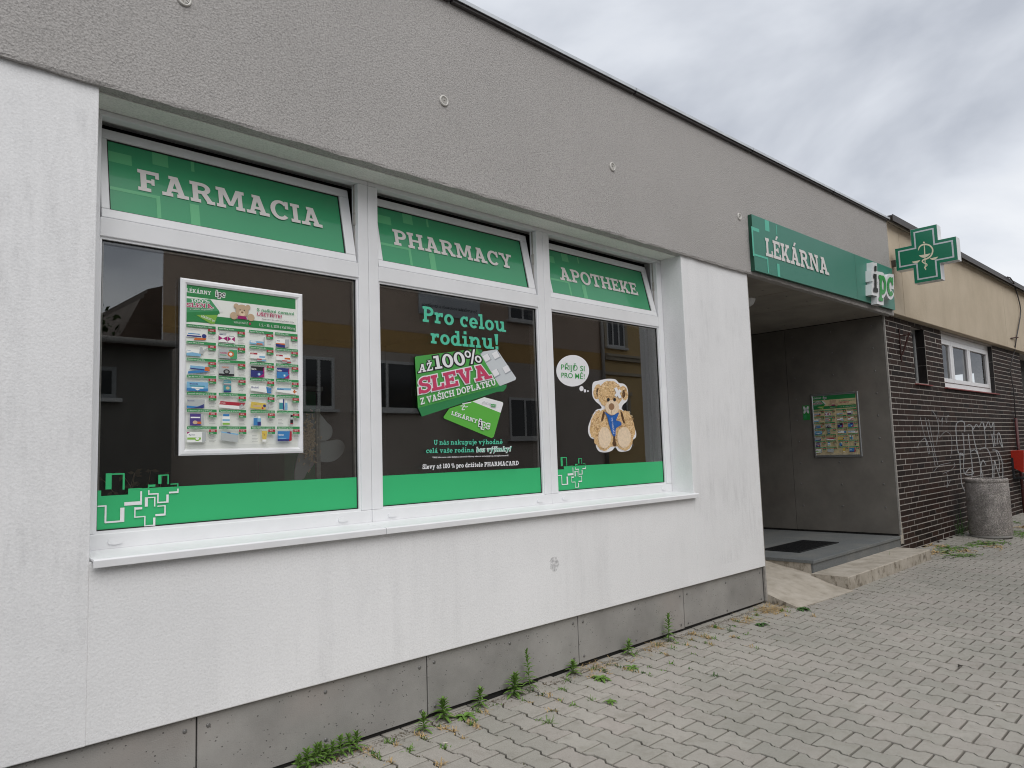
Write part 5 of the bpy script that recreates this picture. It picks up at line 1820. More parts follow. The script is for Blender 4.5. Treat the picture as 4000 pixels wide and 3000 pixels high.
# graffiti
gk = Mat('worn_white_spray'); gk.nt.nodes.remove(gk.b)
tr_ = gk.n('ShaderNodeBsdfTransparent'); df_ = gk.n('ShaderNodeBsdfDiffuse'); df_.inputs[0].default_value = (.60, .62, .64, 1)
ms_ = gk.n('ShaderNodeMixShader'); gk.l(gk.ramp(gk.noise(9, 4, .7), [(.3, (.35, .35, .35)), (.7, (.95, .95, .95))]), ms_.inputs[0]); gk.l(tr_.outputs[0], ms_.inputs[1]); gk.l(df_.outputs[0], ms_.inputs[2]); gk.l(ms_.outputs[0], gk.nt.nodes['Material Output'].inputs[0])
M_graf = gk.mat
GR = [[(80, 290), (100, 245), (140, 215), (165, 270), (175, 330)], [(105, 60), (120, 130), (150, 250), (165, 330)], [(140, 60), (165, 170), (195, 300), (215, 420)], [(165, 70), (190, 200), (215, 330), (235, 410)], [(190, 0), (225, 60), (240, 140), (225, 260)], [(235, 60), (255, 90), (270, 60), (265, 120)], [(245, 210), (290, 165), (330, 190), (340, 260), (330, 360)], [(300, 100), (305, 50), (320, 42)], [(200, 468), (240, 420), (280, 405), (330, 395)], [(275, 475), (330, 450), (360, 420), (355, 395)], [(300, 470), (310, 520), (302, 580), (330, 520)],
      [(435, 165), (432, 100), (405, 85), (372, 110), (372, 200), (388, 320), (430, 340), (400, 330), (405, 470), (415, 560), (445, 620)], [(432, 130), (470, 112), (490, 130), (495, 150), (520, 110), (540, 130), (565, 90), (585, 140), (610, 90), (630, 135), (650, 95), (652, 200)], [(420, 175), (430, 290), (430, 470), (500, 475), (470, 440), (435, 480)], [(460, 180), (475, 300), (490, 420), (485, 540)], [(490, 150), (510, 250), (540, 360), (560, 460), (575, 530)], [(480, 310), (510, 300), (530, 330)], [(545, 300), (570, 285), (600, 290), (625, 340), (640, 430), (640, 530)], [(555, 530), (555, 420), (570, 375), (590, 410)], [(575, 100), (590, 230), (590, 290)], [(635, 180), (650, 280)], [(650, 175), (660, 270)], [(675, 260), (678, 190), (690, 175), (705, 220), (715, 280), (690, 230)], [(640, 300), (680, 310), (710, 380), (718, 470), (712, 530)], [(650, 530), (655, 380), (670, 430), (700, 520)], [(665, 300), (690, 380), (690, 460)]]
for i_, g_ in enumerate(GR):
    gs = Sheet(lambda x, y: on_y(3540 + x * .5251, 1600 + y * .5252, YB - .0030), (0, -1, 0), z0=i_ * .0001)
    stroke(gs, g_, 6.0 if g_[0][0] > 360 else 2.8, M_graf)
    gs.build('graffiti_stroke', nb)

# ---- rusty bracket on the brick wall
M_rust = plain('rusty_iron', (.075, .035, .030), .7, .3, metal=.2, var=.4, vs=40)
bk = empty('iron_bracket', (11.37, .09, 2.68), 'rusty triangular iron bracket bolted to the brick wall', 'bracket')
b = MB(); b.box(11.36, 11.385, YB - .012, YB - .003, 2.68, 3.16); b.build('wall_plate', M_rust, bk)
b = MB(); b.box(11.362, 11.383, YB - .15, YB - .012, 3.045, 3.062); b.build('arm', M_rust, bk)
b = MB(); b.obox((11.358, YB - .150, 3.085), (.027, 0, 0), (0, .018, 0), (0, .120, -.31)); fixn(b.build('strut', M_rust, bk))

# ---- concrete litter bin
def aggregate():
    k = Mat('exposed_aggregate')
    v = k.voro(85)
    c = k.ramp(v.outputs['Color'], [(.2, (.38, .35, .33)), (.5, (.52, .48, .455)), (.8, (.68, .63, .59))])
    c = k.mix(k.ramp(v.outputs['Distance'], [(.35, (0, 0, 0)), (.7, (.9, .9, .9))]), c, (.20, .185, .17))
    up_ = k.n('ShaderNodeSeparateXYZ'); k.l(k.P(), up_.inputs[0])
    c = k.mix(k.math('MULTIPLY', k.ramp(k.noise(5, 4), [(.4, (0, 0, 0)), (.7, (1, 1, 1))]), .5), c, (.07, .066, .06))
    k.base(c)
    k.bump(k.math('SUBTRACT', 1.0, v.outputs['Distance']), .006)
    return k.set(.85, .25)


M_aggr = aggregate()
bcx, bcy = 13.36, -.335
bz = gz(bcx, bcy) + .002
bn = empty('litter_bin', (bcx, bcy, bz), 'round exposed-aggregate concrete litter bin beside the brick wall', 'litter bin')
b = MB(); b.lathe([(.282, .035), (.292, .06), (.292, .815), (.284, .830)], (bcx, bcy, bz), 48); fixn(b.build('drum', M_aggr, bn, True))
b = MB(); b.lathe([(.284, .832), (.291, .842), (.291, .880), (.281, .892), (.256, .892), (.250, .878), (.250, .30), (0, .30)], (bcx, bcy, bz), 48); fixn(b.build('rim', M_aggr, bn, True))
b = MB(); b.lathe([(.0, .0), (.283, .0), (.287, .015), (.283, .034), (.28, .034)], (bcx, bcy, bz), 48); fixn(b.build('foot', M_plinth, bn, True))

# ---- red box, pipe and cable at the far end
z_ = 200 / 830


def cB(x, y): return (3800 + x * z_, 1700 + y * z_)


xr = 17.02
pA, pB, pC, pD = [on_x(*cB(*q), xr) for q in ((605, 250), (822, 248), (822, 607), (612, 510))]
M_red = plain('red_paint', (.50, .028, .012), .45, .4, var=.1)
rx = empty('wall_box', (xr + .15, 0, pC.z), 'bright red sheet-metal box on a steel frame on the brick wall', 'box')
b = MB(); b.prism([pA, pB, pC, pD], (.32, 0, 0)); fixn(b.build('housing', M_red, rx, bevel=.006))
b = MB(); y0 = YB - .03
fa, fb_ = on_x(*cB(570, 365), xr - .02), on_x(*cB(590, 685), xr - .02)
b.box(xr - .04, xr - .012, min(fa.y, YB - .005) - .03, YB - .002, fb_.z, fa.z); b.box(xr - .04, xr + .38, pC.y - .02, YB - .002, fb_.z - .03, fb_.z)
b.build('steel_frame', M_steel, rx)
pp_ = empty('conduit_pipe', (17.55, .05, 0), 'rust-red conduit pipe running down the brick wall behind the red box', 'pipe')
ptop = on_y(3850 + 203 * .577, 1350 + 490 * .577, YB - .04)
b = MB(); b.tube([(ptop.x, YB - .04, gz(ptop.x, 0)), (ptop.x, YB - .04, ptop.z)], .028, 12); b.build('pipe', plain('maroon_paint', (.10, .025, .025), .5, var=.2), pp_, True)
b = MB()
for q in (.55, 1.35, ptop.z - .03):
    b.box(ptop.x - .05, ptop.x + .04, YB - .045, YB - .002, q - .012, q + .012)
b.build('clamp', M_flash_dark, pp_)
cb_ = empty('hanging_cable', (17.6, .0, ptop.z), 'thin dark cable hanging from the roof edge down to the pipe', 'cable')


def ck(x, y): return (3850 + x * .211, 1050 + y * .211)


pts = [(400, 150), (455, 165), (480, 200), (520, 250), (545, 340), (565, 410), (600, 520), (635, 660), (650, 770), (640, 900), (605, 1100), (572, 1270), (555, 1400), (530, 1530), (500, 1640)]
path = [on_y(*ck(x, y), -.135 if y < 300 else (-.03 if y < 1500 else .03)) for x, y in pts]
path += [on_y(3850 + 165 * .577, 1350 + 165 * .577, YB - .035), on_y(3850 + 190 * .577, 1350 + 300 * .577, YB - .035), ptop + Vector((0, 0, .0))]
b = MB(); b.tube(path, .011, 8); b.build('cable', M_flash_dark, cb_, True)
cl = on_y(*ck(572, 1270), -.03)
b = MB(); b.tube([on_y(*ck(470, 1285), -.012), on_y(*ck(600, 1268), -.05)], .012, 6); b.build('holder', M_rust, cb_)

# ================================================================== ACROSS THE STREET (seen mirrored in the shop windows)
YO = -11.0
M_brownwall = plaster('brown_render', (.56, .44, .35), 40, .002, dirt_amt=.2)
M_lowerwall = plaster('grey_brown_render', (.52, .45, .39), 40, .002, dirt_amt=.2)
M_ochre = plain('ochre_band', (.55, .35, .14), .9, var=.08, vs=2)
M_yellow = plaster('yellow_render', (.66, .48, .24), 40, .002, dirt_amt=.25)
M_stone = plain('pale_stone_trim', (.46, .40, .30), .8, var=.1)
M_roof = plain('brown_roof_tiles', (.10, .055, .04), .8, var=.3, vs=9)
M_wdark = plain('dark_window_glass', (.02, .022, .025), .12, .6)
M_wframe = plain('pale_window_frame', (.60, .60, .58), .5)


def far_window(par, x0, x1, z0, z1, y, mull=2, sill=True, frame=None):
    f_ = MB(); t = .07
    f_.box(x0, x1, y, y + .03, z0, z0 + t); f_.box(x0, x1, y, y + .03, z1 - t, z1)
    n_ = mull
    for i in range(n_ + 1):
        xm = x0 + (x1 - x0) * i / n_
        a = min(max(xm - t / 2, x0), x1 - t)
        f_.box(a, a + t, y + .0005, y + .029, z0 + t, z1 - t)
    w_ = f_.build('window', frame or M_wframe, par)
    b = MB(); b.box(x0 + .01, x1 - .01, y - .03, y + .012, z0 + .01, z1 - .01); b.build('pane', M_wdark, w_)
    if sill:
        b = MB(); b.box(x0 - .08, x1 + .08, y - .02, y + .12, z0 - .07, z0 - .005); b.build('sill', M_wframe, w_)
    return w_


h1 = empty('brown_house', (12, YO, -.1), 'tall brown rendered house with ochre band, mirrored in the shop windows', 'building')
foot = lambda dy, z: [(5.15, YO + dy, z), (18.80, YO + dy, z), (18.80, YO - 9, z), (8.5, YO - 9, z)]
b = MB(); b.prism(foot(0, 4.71), (0, 0, 4.89)); fixn(b.build('upper_wall', M_brownwall, h1))
b = MB(); b.prism(foot(.004, 4.16), (0, 0, .545)); fixn(b.build('band', M_ochre, h1))
b = MB(); b.prism(foot(.002, -.2), (0, 0, 4.355)); fixn(b.build('lower_wall', M_lowerwall, h1))
b = MB(); b.prism([(5.1, YO + .5, 9.61), (18.9, YO + .5, 9.61), (18.9, YO - 9.1, 9.61), (8.6, YO - 9.1, 9.61)], (0, 0, .18)); fixn(b.build('eaves', M_stone, h1))
b = MB(); b.add([(5.1, YO + .5, 9.8), (18.9, YO + .5, 9.8), (18.9, YO - 9.1, 9.8), (8.6, YO - 9.1, 9.8), (8.5, YO - 4.3, 12.4), (18.9, YO - 4.3, 12.4)], [(0, 1, 5, 4), (2, 3, 4, 5), (3, 0, 4), (1, 2, 5)]); fixn(b.build('roof', M_roof, h1))
for x0_, x1_, z0_, z1_ in ((8.14, 8.94, 2.71, 3.90), (9.45, 11.34, 2.71, 3.93), (14.5, 15.75, 1.98, 3.15), (14.6, 15.72, 5.38, 6.6), (8.2, 9.3, 6.3, 7.6), (10.6, 11.7, 6.5, 7.7), (6.0, 7.0, 6.4, 7.7), (17.0, 18.0, 6.5, 7.7)):
    far_window(h1, x0_, x1_, z0_, z1_, YO + .01, 2)
sg_ = empty('company_board', (12.45, YO, 5.2), 'pale grey company board on the brown house, mirrored in the middle window', 'sign')
b = MB(); b.box(11.41, 13.49, YO + .006, YO + .04, 5.22, 6.35); b.build('board', M_lgreyp, sg_)
s = Sheet(lambda x, y: Vector((x, YO + .042, y)), (0, 1, 0))
s.sans('Severočeské vodovody a kanalizace', [(13.38, 5.42), (11.5, 5.42), (11.5, 5.52), (13.38, 5.52)], PAL['black'], .01)
s.build('lettering', sg_)
b = MB(); b.tube([(18.72, YO + .08, -.1), (18.72, YO + .08, 9.6)], .06, 10); b.build('downpipe', M_trim, h1, True)

h2 = empty('yellow_house', (24, YO, -.1), 'yellow stucco house with stone cornice, mirrored in the window beside the bear', 'building')
b = MB(); b.box(18.83, 36, YO - 9, YO + .02, -.2, 9.2); b.build('wall', M_yellow, h2)
b = MB(); b.box(18.80, 36.1, YO + .021, YO + .14, 4.50, 4.62); b.box(18.80, 36.1, YO + .021, YO + .20, 4.62, 4.70); b.build('cornice', M_stone, h2)
b = MB(); b.box(18.80, 36.1, YO + .021, YO + .09, 4.02, 4.12); b.build('string_course', M_stone, h2)
b = MB(); b.box(18.81, 36.1, YO + .021, YO + .06, -.2, 1.1); b.build('plinth', M_lowerwall, h2)
b = MB(); b.box(18.7, 36.2, YO - 9, YO + .5, 9.2, 9.5); b.build('eaves', M_stone, h2)
for x0_ in (19.0, 21.4, 23.8, 26.2):
    for z0_ in (1.75, 4.95, 7.3):
        far_window(h2, x0_, x0_ + .95, z0_, z0_ + 1.5, YO + .03, 3)
        b = MB(); b.box(x0_ - .14, x0_ - .01, YO + .021, YO + .07, z0_ - .05, z0_ + 1.6); b.box(x0_ + .96, x0_ + 1.09, YO + .021, YO + .07, z0_ - .05, z0_ + 1.6); b.box(x0_ - .2, x0_ + 1.15, YO + .022, YO + .11, z0_ + 1.61, z0_ + 1.72); b.build('surround', M_stone, h2)

h3 = empty('low_outbuilding', (1, YO, -.1), 'low dark grey outbuilding with tiled lean-to roof, mirrored beside the poster', 'building')
b = MB(); b.box(-9, 5.13, YO - 4, YO + .6, -.2, 3.80); b.build('wall', plaster('dark_render', (.20, .185, .165), 40, .002, dirt_amt=.3), h3)
b = MB(); b.prism([(-9.2, YO + .95, 3.82), (-9.2, YO - 4.2, 4.05), (-9.2, YO - 4.2, 3.95), (-9.2, YO + .95, 3.72)][::-1], (14.3, 0, 0)); fixn(b.build('roof', M_roof, h3))
b = MB(); b.tube([(-9.2, YO + 1.0, 3.78), (5.1, YO + 1.0, 3.78)], .06, 8); b.build('gutter', M_trim, h3, True)
far_window(h3, 3.1, 4.15, 2.78, 3.34, YO + .61, 2, frame=M_old_frame); far_window(h3, .2, 1.3, 2.0, 3.3, YO + .61, 2, frame=M_old_frame)
h4 = empty('stepped_gable_house', (3.6, YO - 5, -.1), 'dark house with a stepped gable against the sky in the reflection', 'building')
b = MB()
prof = [(4.2, 0), (4.2, 3.75), (4.44, 4.13), (4.74, 4.78), (4.80, 4.80), (4.80, 4.88), (4.86, 4.90), (4.86, 4.98), (5.14, 5.08), (5.14, 0)]
k_ = (4.1 + 17) / (4.1 + 11)
prof = [(x * k_ if x < 5.1 else 5.14 * k_, 1.545 + (z - 1.545) * k_) for x, z in prof]
b.prism([(x, -17, z) for x, z in prof], (0, -6, 0)); fixn(b.build('gable_wall', plain('dark_gable_render', (.16, .13, .11), .9, var=.2, vs=2), h4))

# trees beyond the outbuilding
M_leaf = plain('tree_leaf', (.055, .095, .03), .6, .3, var=.35, vs=3)
M_bark = plain('bark', (.09, .07, .05), .9, var=.3)


def tree(x, y, h, r, seed, text):
    random.seed(seed)
    t = empty('broadleaf_tree', (x, y, -.2), text, 'tree')
    b = MB(); b.tube([(x, y, -.2), (x + .1, y, h * .45), (x, y + .1, h * .7)], [.22, .15, .07], 8)
    for k in range(6):
        a = k * 1.1; b.tube([(x, y, h * (.4 + .05 * k)), (x + math.cos(a) * r * .5, y + math.sin(a) * r * .5, h * (.55 + .06 * k)), (x + math.cos(a) * r * .85, y + math.sin(a) * r * .85, h * (.6 + .07 * k))], [.08, .05, .02], 6)
    b.build('trunk', M_bark, t, True)
    b = MB()
    cl = [(Vector((random.gauss(0, .5), random.gauss(0, .5), random.gauss(0, .42))), random.uniform(.25, .5)) for _ in range(34)]
    for c_, cr_ in cl:
        c_ = Vector((x + c_.x * r, y + c_.y * r, h * .72 + c_.z * h * .32))
        for _ in range(70):
            p = c_ + Vector((random.gauss(0, 1), random.gauss(0, 1), random.gauss(0, .8))) * cr_ * r * .5
            s1 = Vector((random.uniform(-1, 1), random.uniform(-1, 1), random.uniform(-1, 1))).normalized() * .11
            s2 = Vector((random.uniform(-1, 1), random.uniform(-1, 1), random.uniform(-1, 1))).normalized() * .07
            b.face([p - s1, p + s2, p + s1, p - s2])
    b.build('crown', M_leaf, t)


tree(4.6, -18, 6.0, 1.5, 1, 'leafy tree rising behind the low outbuilding across the street')
tree(2.4, -21, 7.2, 2.2, 2, 'taller leafy tree behind the low outbuilding across the street')

# ================================================================== INSIDE THE SHOP
M_card = plain('grey_card_back', (.52, .54, .55), .7)
M_wood = plain('light_wood', (.36, .25, .16), .6, var=.2)


def ci(x, y): return (1170 + x * .494, 1080 + y * .494)


yi = .46
cut = empty('display_cutout', on_y(*ci(210, 1600), yi), 'pale card cut-out shape standing inside the window beside the framed poster', 'cutout')
for pts in ([(140, 1085), (175, 1100), (215, 1150), (255, 1190), (258, 1250), (225, 1290), (140, 1300)], [(150, 1310), (230, 1300), (310, 1290), (355, 1330), (340, 1400), (280, 1455), (200, 1468), (150, 1440)], [(0, 1395), (118, 1395), (118, 1480), (60, 1550), (30, 1600), (-40, 1600)]):
    b = MB(); b.prism([on_y(*ci(p.x, p.y), yi) for p in smooth_closed(pts)], (0, .006, 0)); fixn(b.build('card', M_card, cut))
shf = empty('display_stand', on_y(*ci(135, 1600), yi - .02), 'narrow clear upright stand inside the first window', 'stand')
pa, pb_ = on_y(*ci(120, 1050), yi - .03), on_y(*ci(148, 1590), yi - .03)
b = MB(); b.box(pa.x, pa.x + .012, yi - .05, yi - .03, 1.18, pa.z); b.box(pb_.x - .006, pb_.x + .006, yi - .05, yi - .03, 1.18, pa.z); b.build('upright', M_trim, shf)
pc_ = on_y(*ci(20, 1080), yi - .02); pd_ = on_y(*ci(118, 1385), yi - .02)
b = MB(); b.box(pc_.x, pd_.x, yi - .025, yi - .02, pd_.z, pc_.z); b.build('back_plate', M_greyp, shf)
toy = MB()
random.seed(8)
cc_ = on_y(*ci(55, 1290), yi - .03)
for k in range(260):
    p = cc_ + Vector((random.gauss(0, .028), random.uniform(-.03, -.002), random.gauss(0, .07)))
    toy.tube([p, p + Vector((random.uniform(-.012, .012), random.uniform(-.006, 0), random.uniform(-.012, .012))), p + Vector((random.uniform(-.016, .016), 0, random.uniform(-.016, .016)))], .004, 4)
toy.build('plush_toy', M_pad, tag=('small beige curly plush toy on the display stand', 'toy'))
yc = 2.6
ca, cb2 = on_y(*ci(-40, 885), yc), on_y(*ci(165, 912), yc)
ct_ = empty('shop_counter', (ca.x, yc, .34), 'green-fronted shop counter with a pale top inside the pharmacy', 'counter')
b = MB(); b.box(ca.x - .1, cb2.x - .05, yc, yc + .5, .34, cb2.z); b.build('front', plain('counter_green', (.05, .42, .18), .5), ct_)
b = MB(); b.box(ca.x - .15, cb2.x, yc - .05, yc + .55, cb2.z + .002, ca.z + .02); b.build('top', M_acry, ct_)
# dry twig arrangement
tw = empty('dried_twigs', (1.25, .47, 1.18), 'dried leafy twig arrangement on the inner sill by the white wall', 'twigs')
random.seed(12)
b = MB(); lf = MB()
for k in range(7):
    p = Vector((1.27 + random.uniform(-.03, .03), .47, 1.18)); path = [p]
    dr = Vector((random.uniform(-.7, .7), random.uniform(-.1, .3), 1)).normalized()
    for i in range(5):
        dr = (dr + Vector((random.uniform(-.35, .35), random.uniform(-.2, .2), random.uniform(-.2, .1)))).normalized()
        p = p + dr * .07; path.append(p)
        for q in range(2):
            s1 = Vector((random.uniform(-1, 1), random.uniform(-.5, .5), random.uniform(-.6, .6))).normalized()
            s2 = s1.cross(Vector((0, 1, 0))).normalized() * .009
            lf.face([p, p + s1 * .02 + s2, p + s1 * .042, p + s1 * .02 - s2])
    b.tube(path, [.004, .0035, .003, .0026, .002, .0015], 5)
b.build('twig', M_wood, tw); lf.build('leaves', plain('dry_leaf', (.16, .11, .06), .8, var=.3), tw)

# ================================================================== WEEDS AND LITTER
M_weed = plain('weed_leaf', (.135, .245, .048), .6, .3, var=.35, vs=60)
M_weed_d = plain('dark_weed_leaf', (.065, .135, .038), .6, .3, var=.3, vs=60)
M_dry = plain('dry_grass', (.50, .36, .18), .8, .2, var=.3, vs=60)
M_moss = plain('joint_moss', (.085, .085, .028), .95, .1, var=.4, vs=50)


def leaf(mb, p, d, L_, w_, droop=.4, fold=.25):
    d = d.normalized()
    sd_ = d.cross(Vector((0, 0, 1)))
    sd_ = sd_.normalized() if sd_.length > .05 else Vector((1, 0, 0))
    up_ = sd_.cross(d).normalized()
    prev = None
    prof = [(0, .25), (.3, 1), (.65, .8), (1, .04)]
    rows = []
    for t, ww in prof:
        c_ = p + d * (L_ * t) - Vector((0, 0, 1)) * (droop * L_ * t * t)
        rows.append((c_ - sd_ * w_ * ww / 2 + up_ * w_ * fold * ww, c_, c_ + sd_ * w_ * ww / 2 + up_ * w_ * fold * ww))
    o = len(mb.v)
    vs = [q for r in rows for q in r]
    fs = []
    for i in range(3):
        for k in range(2):
            fs.append((i * 3 + k, i * 3 + k + 1, (i + 1) * 3 + k + 1, (i + 1) * 3 + k))
    mb.add(vs, fs)


def leafy_weed(p, h, n, text, seed, mat=None, L_=.05, group='leafy weeds along the foot of the white wall'):
    random.seed(seed)
    p = Vector(p)
    r = empty('leafy_weed', p, text, 'weed', group)
    b = MB(); top = p + Vector((random.uniform(-.15, .15) * h, random.uniform(-.15, .02) * h, h))
    b.tube([p - Vector((0, 0, .01)), p.lerp(top, .5) + Vector((random.uniform(-.004, .004), 0, 0)), top], [.003, .0024, .0015], 5); b.build('stem', mat or M_weed, r)
    b = MB()
    for i in range(n):
        t = (i + .5) / n
        c_ = p.lerp(top, .06 + .94 * t)
        a = i * 2.4 + random.uniform(-.3, .3)
        el = -.05 + 1.25 * t + random.uniform(-.15, .15)
        leaf(b, c_, Vector((math.cos(a) * math.cos(el), math.sin(a) * math.cos(el), math.sin(el))), L_ * (1.15 - .5 * t) * random.uniform(.8, 1.15), L_ * .24, .30)
    b.build('leaves', mat or M_weed, r)
    return r


def tuft(name, p, n, L_, text, cat, group, mat, seed, spread=.9, w_=.003, flat=.6):
    random.seed(seed)
    b = MB(); p = Vector(p)
    for i in range(n):
        a = random.uniform(0, 6.283); el = random.uniform(flat * .2, 1.45 if flat > .3 else .5)
        q = p + Vector((random.gauss(0, spread * .02), random.gauss(0, spread * .012), -.004))
        leaf(b, q, Vector((math.cos(a) * math.cos(el), math.sin(a) * math.cos(el), math.sin(el))), L_ * random.uniform(.5, 1.2), w_, random.uniform(.1, .8), .1)
    return b.build(name, mat, loc=p, tag=(text, cat, group))


def k3(x, y): return on_g(1000 + x * .6329, 2300 + y * .6329)
def k4(x, y): return on_g(2200 + x * .8137, 2100 + y * .8137)


def wallfoot(q, dy=-.028):
    q = q.copy(); q.y = min(q.y, dy); q.z = gz(q.x, q.y); return q


big = [(k3(1160, 810), .115, 34, .062, 'largest bushy weed just right of a plinth panel joint'), (k3(1378, 725), .10, 26, .05, 'upright narrow-leaved weed at the wall foot between two bushier weeds'),
       (k3(1590, 660), .125, 34, .058, 'bushy weed with a tall thin companion shoot at the plinth'), (k3(1645, 600), .235, 30, .042, 'tallest thin weed shoot rising against the grey plinth'),
       (k3(1925, 515), .075, 16, .055, 'small broad-leaved weed left of a plinth panel joint'), (k3(1038, 880), .085, 22, .05, 'bright green weed left of a plinth panel joint'),
       (k4(275, 552), .085, 20, .055, 'dark green weed beside dry grass at the plinth'), (k4(465, 483), .20, 26, .050, 'tall thin weed growing from a dry grass patch at the plinth')]
for i, (q, h, n, L_, tx) in enumerate(big):
    leafy_weed(wallfoot(q), h * random.uniform(.95, 1.1), n + random.randint(4, 14), tx, 40 + i, L_=L_ * random.uniform(1.25, 1.5))
clus = [(232, 1098), (285, 1085), (330, 1072), (372, 1062), (405, 1045), (440, 1030), (500, 1012), (560, 998), (596, 985)]
for i, (x, y) in enumerate(clus):
    leafy_weed(wallfoot(k3(x, y), -.03), random.uniform(.055, .10), 24, 'low leafy weed in the dense clump at the foot of the plinth', 60 + i, L_=random.uniform(.055, .07), group='dense weed clump at the plinth')
fl = [(k3(1290, 795), .11, 'flat broad-leaved weed lying on the paving near the plinth', 10), (on_g(2349, 2653), .09, 'round flat bright green weed between pavers', 16), (on_g(2387, 2745), .06, 'small star-shaped weed in a paver joint', 10), (on_g(2470, 2610), .07, 'sprawling green weed below a plinth panel joint', 12), (k4(950, 420), .09, 'spreading dark weed below the ramp corner', 14), (k4(1150, 345), .10, 'dark sprawling weed at the foot of the ramp', 18)]
for i, (q, L_, tx, n) in enumerate(fl):
    random.seed(90 + i)
    b = MB(); q = q + Vector((0, 0, .004))
    for k in range(n):
        a = k * 2.4 + random.uniform(-.3, .3); el = random.uniform(.1, .55)
        leaf(b, q, Vector((math.cos(a) * math.cos(el), math.sin(a) * math.cos(el), math.sin(el))), L_ * random.uniform(.6, 1.1), L_ * .30, .45)
    b.build('rosette_weed', M_weed if i not in (4, 5) else M_weed_d, loc=q, tag=(tx, 'weed'))
dr = [(k3(2090, 480), 150, .14, 'dry straw tuft at a plinth panel joint'), (k4(450, 512), 170, .12, 'dry straw around the tall thin weed'), (k4(985, 345), 420, .17, 'large heap of dry straw at the ramp corner'), (k4(880, 395), 160, .12, 'dry straw spread on the paving below the ramp'), (k3(620, 1000), 60, .11, 'dry straw beside the dense weed clump'), (k4(620, 468), 60, .09, 'dry straw left of the last plinth panel joint'), (k4(345, 560), 40, .08, 'short dry straw beside the dark green weed'), (k3(1240, 790), 35, .08, 'dry straw next to the largest bushy weed')]
for i, (q, n, L_, tx) in enumerate(dr):
    tuft('dry_grass', wallfoot(q, -.02), n, L_, tx, 'grass', None, M_dry, 120 + i, spread=4.2, w_=.0036, flat=.15)
# small tufts growing in the paving joints
random.seed(31)
cand = []
for _ in range(1500):
    i = random.randint(-12, 24); j = random.randint(-3, 4)
    lx = i * PX + random.choice((-.0075, .0075)); ly = j * PY + random.uniform(-.1, .1)
    x = anchor.x + lx * ct - ly * st; y = anchor.y + lx * st + ly * ct
    if not (1.7 < x < 6.9 and -.75 < y < -.05): continue
    if random.random() > math.exp(y / .22) * 1.1: continue
    cand.append((x, y))
for n_, (x, y) in enumerate(cand[:150]):
    dryish = random.random() < .35
    tuft('joint_weed', (x, y, gz(x, y) - .004), random.randint(14, 30), random.uniform(.03, .06), 'small tuft growing in a joint between the pavers', 'weed', 'tufts in the paving joints', M_dry if dryish else random.choice((M_weed, M_weed, M_weed_d)), 300 + n_, spread=.7, w_=.006, flat=.4)
# weeds near bin and brick wall
rt_ = [(3650, 2133), (3680, 2140), (3700, 2155), (3725, 2140), (3760, 2150), (3790, 2130), (3820, 2120), (3850, 2125), (3880, 2135), (3905, 2120), (3715, 2170), (3960, 2040), (3985, 2060), (3970, 2085), (3990, 2095), (3950, 2075), (3640, 2160), (3770, 2170)]
for i, (u, v) in enumerate(rt_):
    q = on_g(u, v)
    tuft('trodden_weed', q, 60, .15, 'trodden green weed on the paving around the litter bin' if i % 4 else 'dry straw-coloured weed on the paving around the litter bin', 'weed', 'trodden weeds around the litter bin', M_weed if i % 4 else M_dry, 500 + i, spread=5, w_=.020, flat=.12)
for i, (u, v, L_, tx) in enumerate(((3745, 2085, .5, 'tall grass growing between the litter bin and the brick wall'), (3471, 2206, .24, 'grass tuft sprouting at the foot of the concrete step'))):
    q = on_g(u, v)
    if i == 0: q = Vector((13.15, .02, gz(13.15, .02)))
    tuft('grass_tuft', q, 26 if i == 0 else 16, L_, tx, 'grass', None, M_weed_d if i == 0 else M_weed, 600 + i, spread=3 if i == 0 else 1, w_=.008 if i == 0 else .006, flat=4)
# moss and dirt in the joints near the wall, straw crumbs along the wall foot
random.seed(77)
b = MB()
for _ in range(3200):
    x = random.uniform(1.3, 6.9); y = -.01 - abs(random.gauss(0, .05))
    p = Vector((x, y, gz(x, y) + .001)); a = random.uniform(0, 6.28); L_ = random.uniform(.004, .018)
    d_ = Vector((math.cos(a), math.sin(a), random.uniform(0, .35))) * L_; s_ = Vector((-math.sin(a), math.cos(a), 0)) * random.uniform(.0008, .003)
    b.face([p - s_, p + s_, p + d_ + s_ * .3, p + d_ - s_ * .3])
kind(label(b.build('soil_litter', plain('litter', (.10, .075, .045), .95, .1, var=.5, vs=30)), 'brown crumbs and dirt along the foot of the plinth', 'dirt'), 'stuff')
b = MB()
for _ in range(9000):
    i = random.randint(-14, 60); j = random.randint(-9, 4)
    lx = i * PX + random.choice((-.0075, .0075)) + random.gauss(0, .0025); ly = j * PY + random.uniform(-.1, .1)
    x = anchor.x + lx * ct - ly * st; y = anchor.y + lx * st + ly * ct
    if not (1.5 < x < 13 and -1.6 < y < -.03) or random.random() > math.exp(y / .55) * 1.2: continue
    p = Vector((x, y, gz(x, y) - .004))
    for k in range(3):
        a = random.uniform(0, 6.28); d_ = Vector((math.cos(a) * .5, math.sin(a) * .5, .8)) * random.uniform(.005, .016); s_ = Vector((-math.sin(a), math.cos(a), 0)) * .0022
        b.face([p - s_, p + s_, p + d_])
kind(label(b.build('joint_moss', M_moss), 'fine moss and grass in the paving joints', 'moss'), 'stuff')
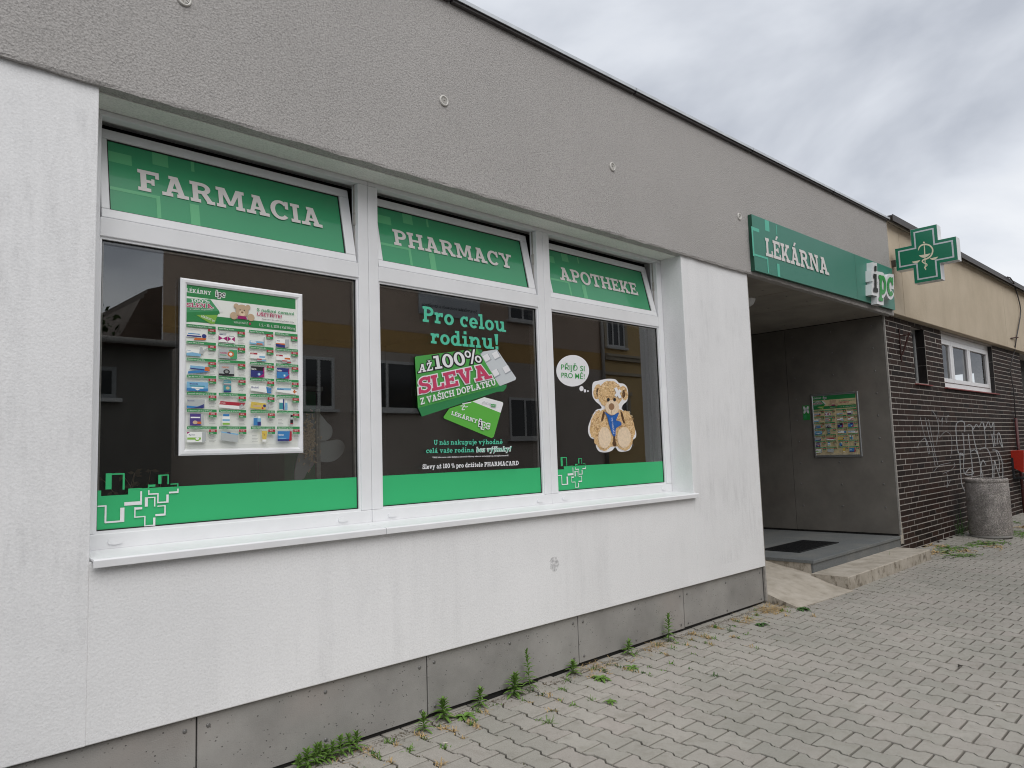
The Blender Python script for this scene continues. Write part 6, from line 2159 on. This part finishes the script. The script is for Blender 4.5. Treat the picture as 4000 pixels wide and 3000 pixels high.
# cigarette ends and a leaf on the paving
M_butt = plain('cigarette_paper', (.62, .58, .50), .8)
for i, (u, v) in enumerate(((3594, 2625), (3900, 2757), (1740, 2905), (2850, 2630))):
    q = on_g(u, v); a = i * 1.3
    b = MB(); b.tube([q + Vector((-.012 * math.cos(a), -.012 * math.sin(a), .004)), q + Vector((.012 * math.cos(a), .012 * math.sin(a), .004))], .0036, 8)
    b.build('cigarette_end', M_butt, loc=q, tag=('pale cigarette end lying on the pavers', 'cigarette end', 'cigarette ends on the pavement'))
lfq = on_g(3757, 2604)
b = MB(); leaf(b, lfq + Vector((0, 0, .004)), Vector((-1, .2, .2)), .05, .03, .2, .4); b.build('fallen_leaf', plain('dead_leaf', (.03, .025, .02), .9), loc=lfq, tag=('curled dark dead leaf lying on the open paving', 'leaf'))

# grey smudge on the white wall below the sill
k_ = Mat('wall_smudge'); k_.nt.nodes.remove(k_.b)
tr_ = k_.n('ShaderNodeBsdfTransparent'); df_ = k_.n('ShaderNodeBsdfDiffuse'); df_.inputs[0].default_value = (.30, .29, .30, 1)
ms_ = k_.n('ShaderNodeMixShader'); k_.l(k_.ramp(k_.noise(45, 4, .7), [(.38, (0, 0, 0)), (.62, (.38, .38, .38))]), ms_.inputs[0]); k_.l(tr_.outputs[0], ms_.inputs[1]); k_.l(df_.outputs[0], ms_.inputs[2]); k_.l(ms_.outputs[0], k_.nt.nodes['Material Output'].inputs[0])
s = Sheet(lambda x, y: on_y(x, y, -.0012), (0, -1, 0))
s.ell(2165, 2205, 17, 32, k_.mat, 22, .15)
s.build('smudge', ph)


def smear(name, op, sc3):
    k = Mat(name); k.nt.nodes.remove(k.b)
    t = k.n('ShaderNodeBsdfTransparent'); d = k.n('ShaderNodeBsdfDiffuse'); d.inputs[0].default_value = (.33, .33, .34, 1)
    x = k.n('ShaderNodeMixShader')
    f = k.math('MULTIPLY', k.ramp(k.noise(1, 5, .7, sc3=sc3), [(.44, (0, 0, 0)), (.70, (1, 1, 1))]), k.ramp(k.noise(2.2, 3, .6), [(.40, (0, 0, 0)), (.60, (op, op, op))]))
    f = k.math('MULTIPLY', f, k.math('ADD', k.math('MULTIPLY', k.noise(70, 3, .7), 1.2), .3))
    k.l(f, x.inputs[0]); k.l(t.outputs[0], x.inputs[1]); k.l(d.outputs[0], x.inputs[2])
    k.l(x.outputs[0], k.nt.nodes['Material Output'].inputs[0])
    return k.mat


M_smear = smear('wall_grime', .11, (22, 22, 4))
for x0_, x1_, y_, z0_, z1_ in ((-.6, .93, -.0042, .55, 3.15), (5.72, 6.82, -.0010, .5, 2.9)):
    b = MB(); b.face([(x0_, y_, z0_), (x1_, y_, z0_), (x1_, y_, z1_), (x0_, y_, z1_)])
    b.build('wall_grime', M_smear, ph)
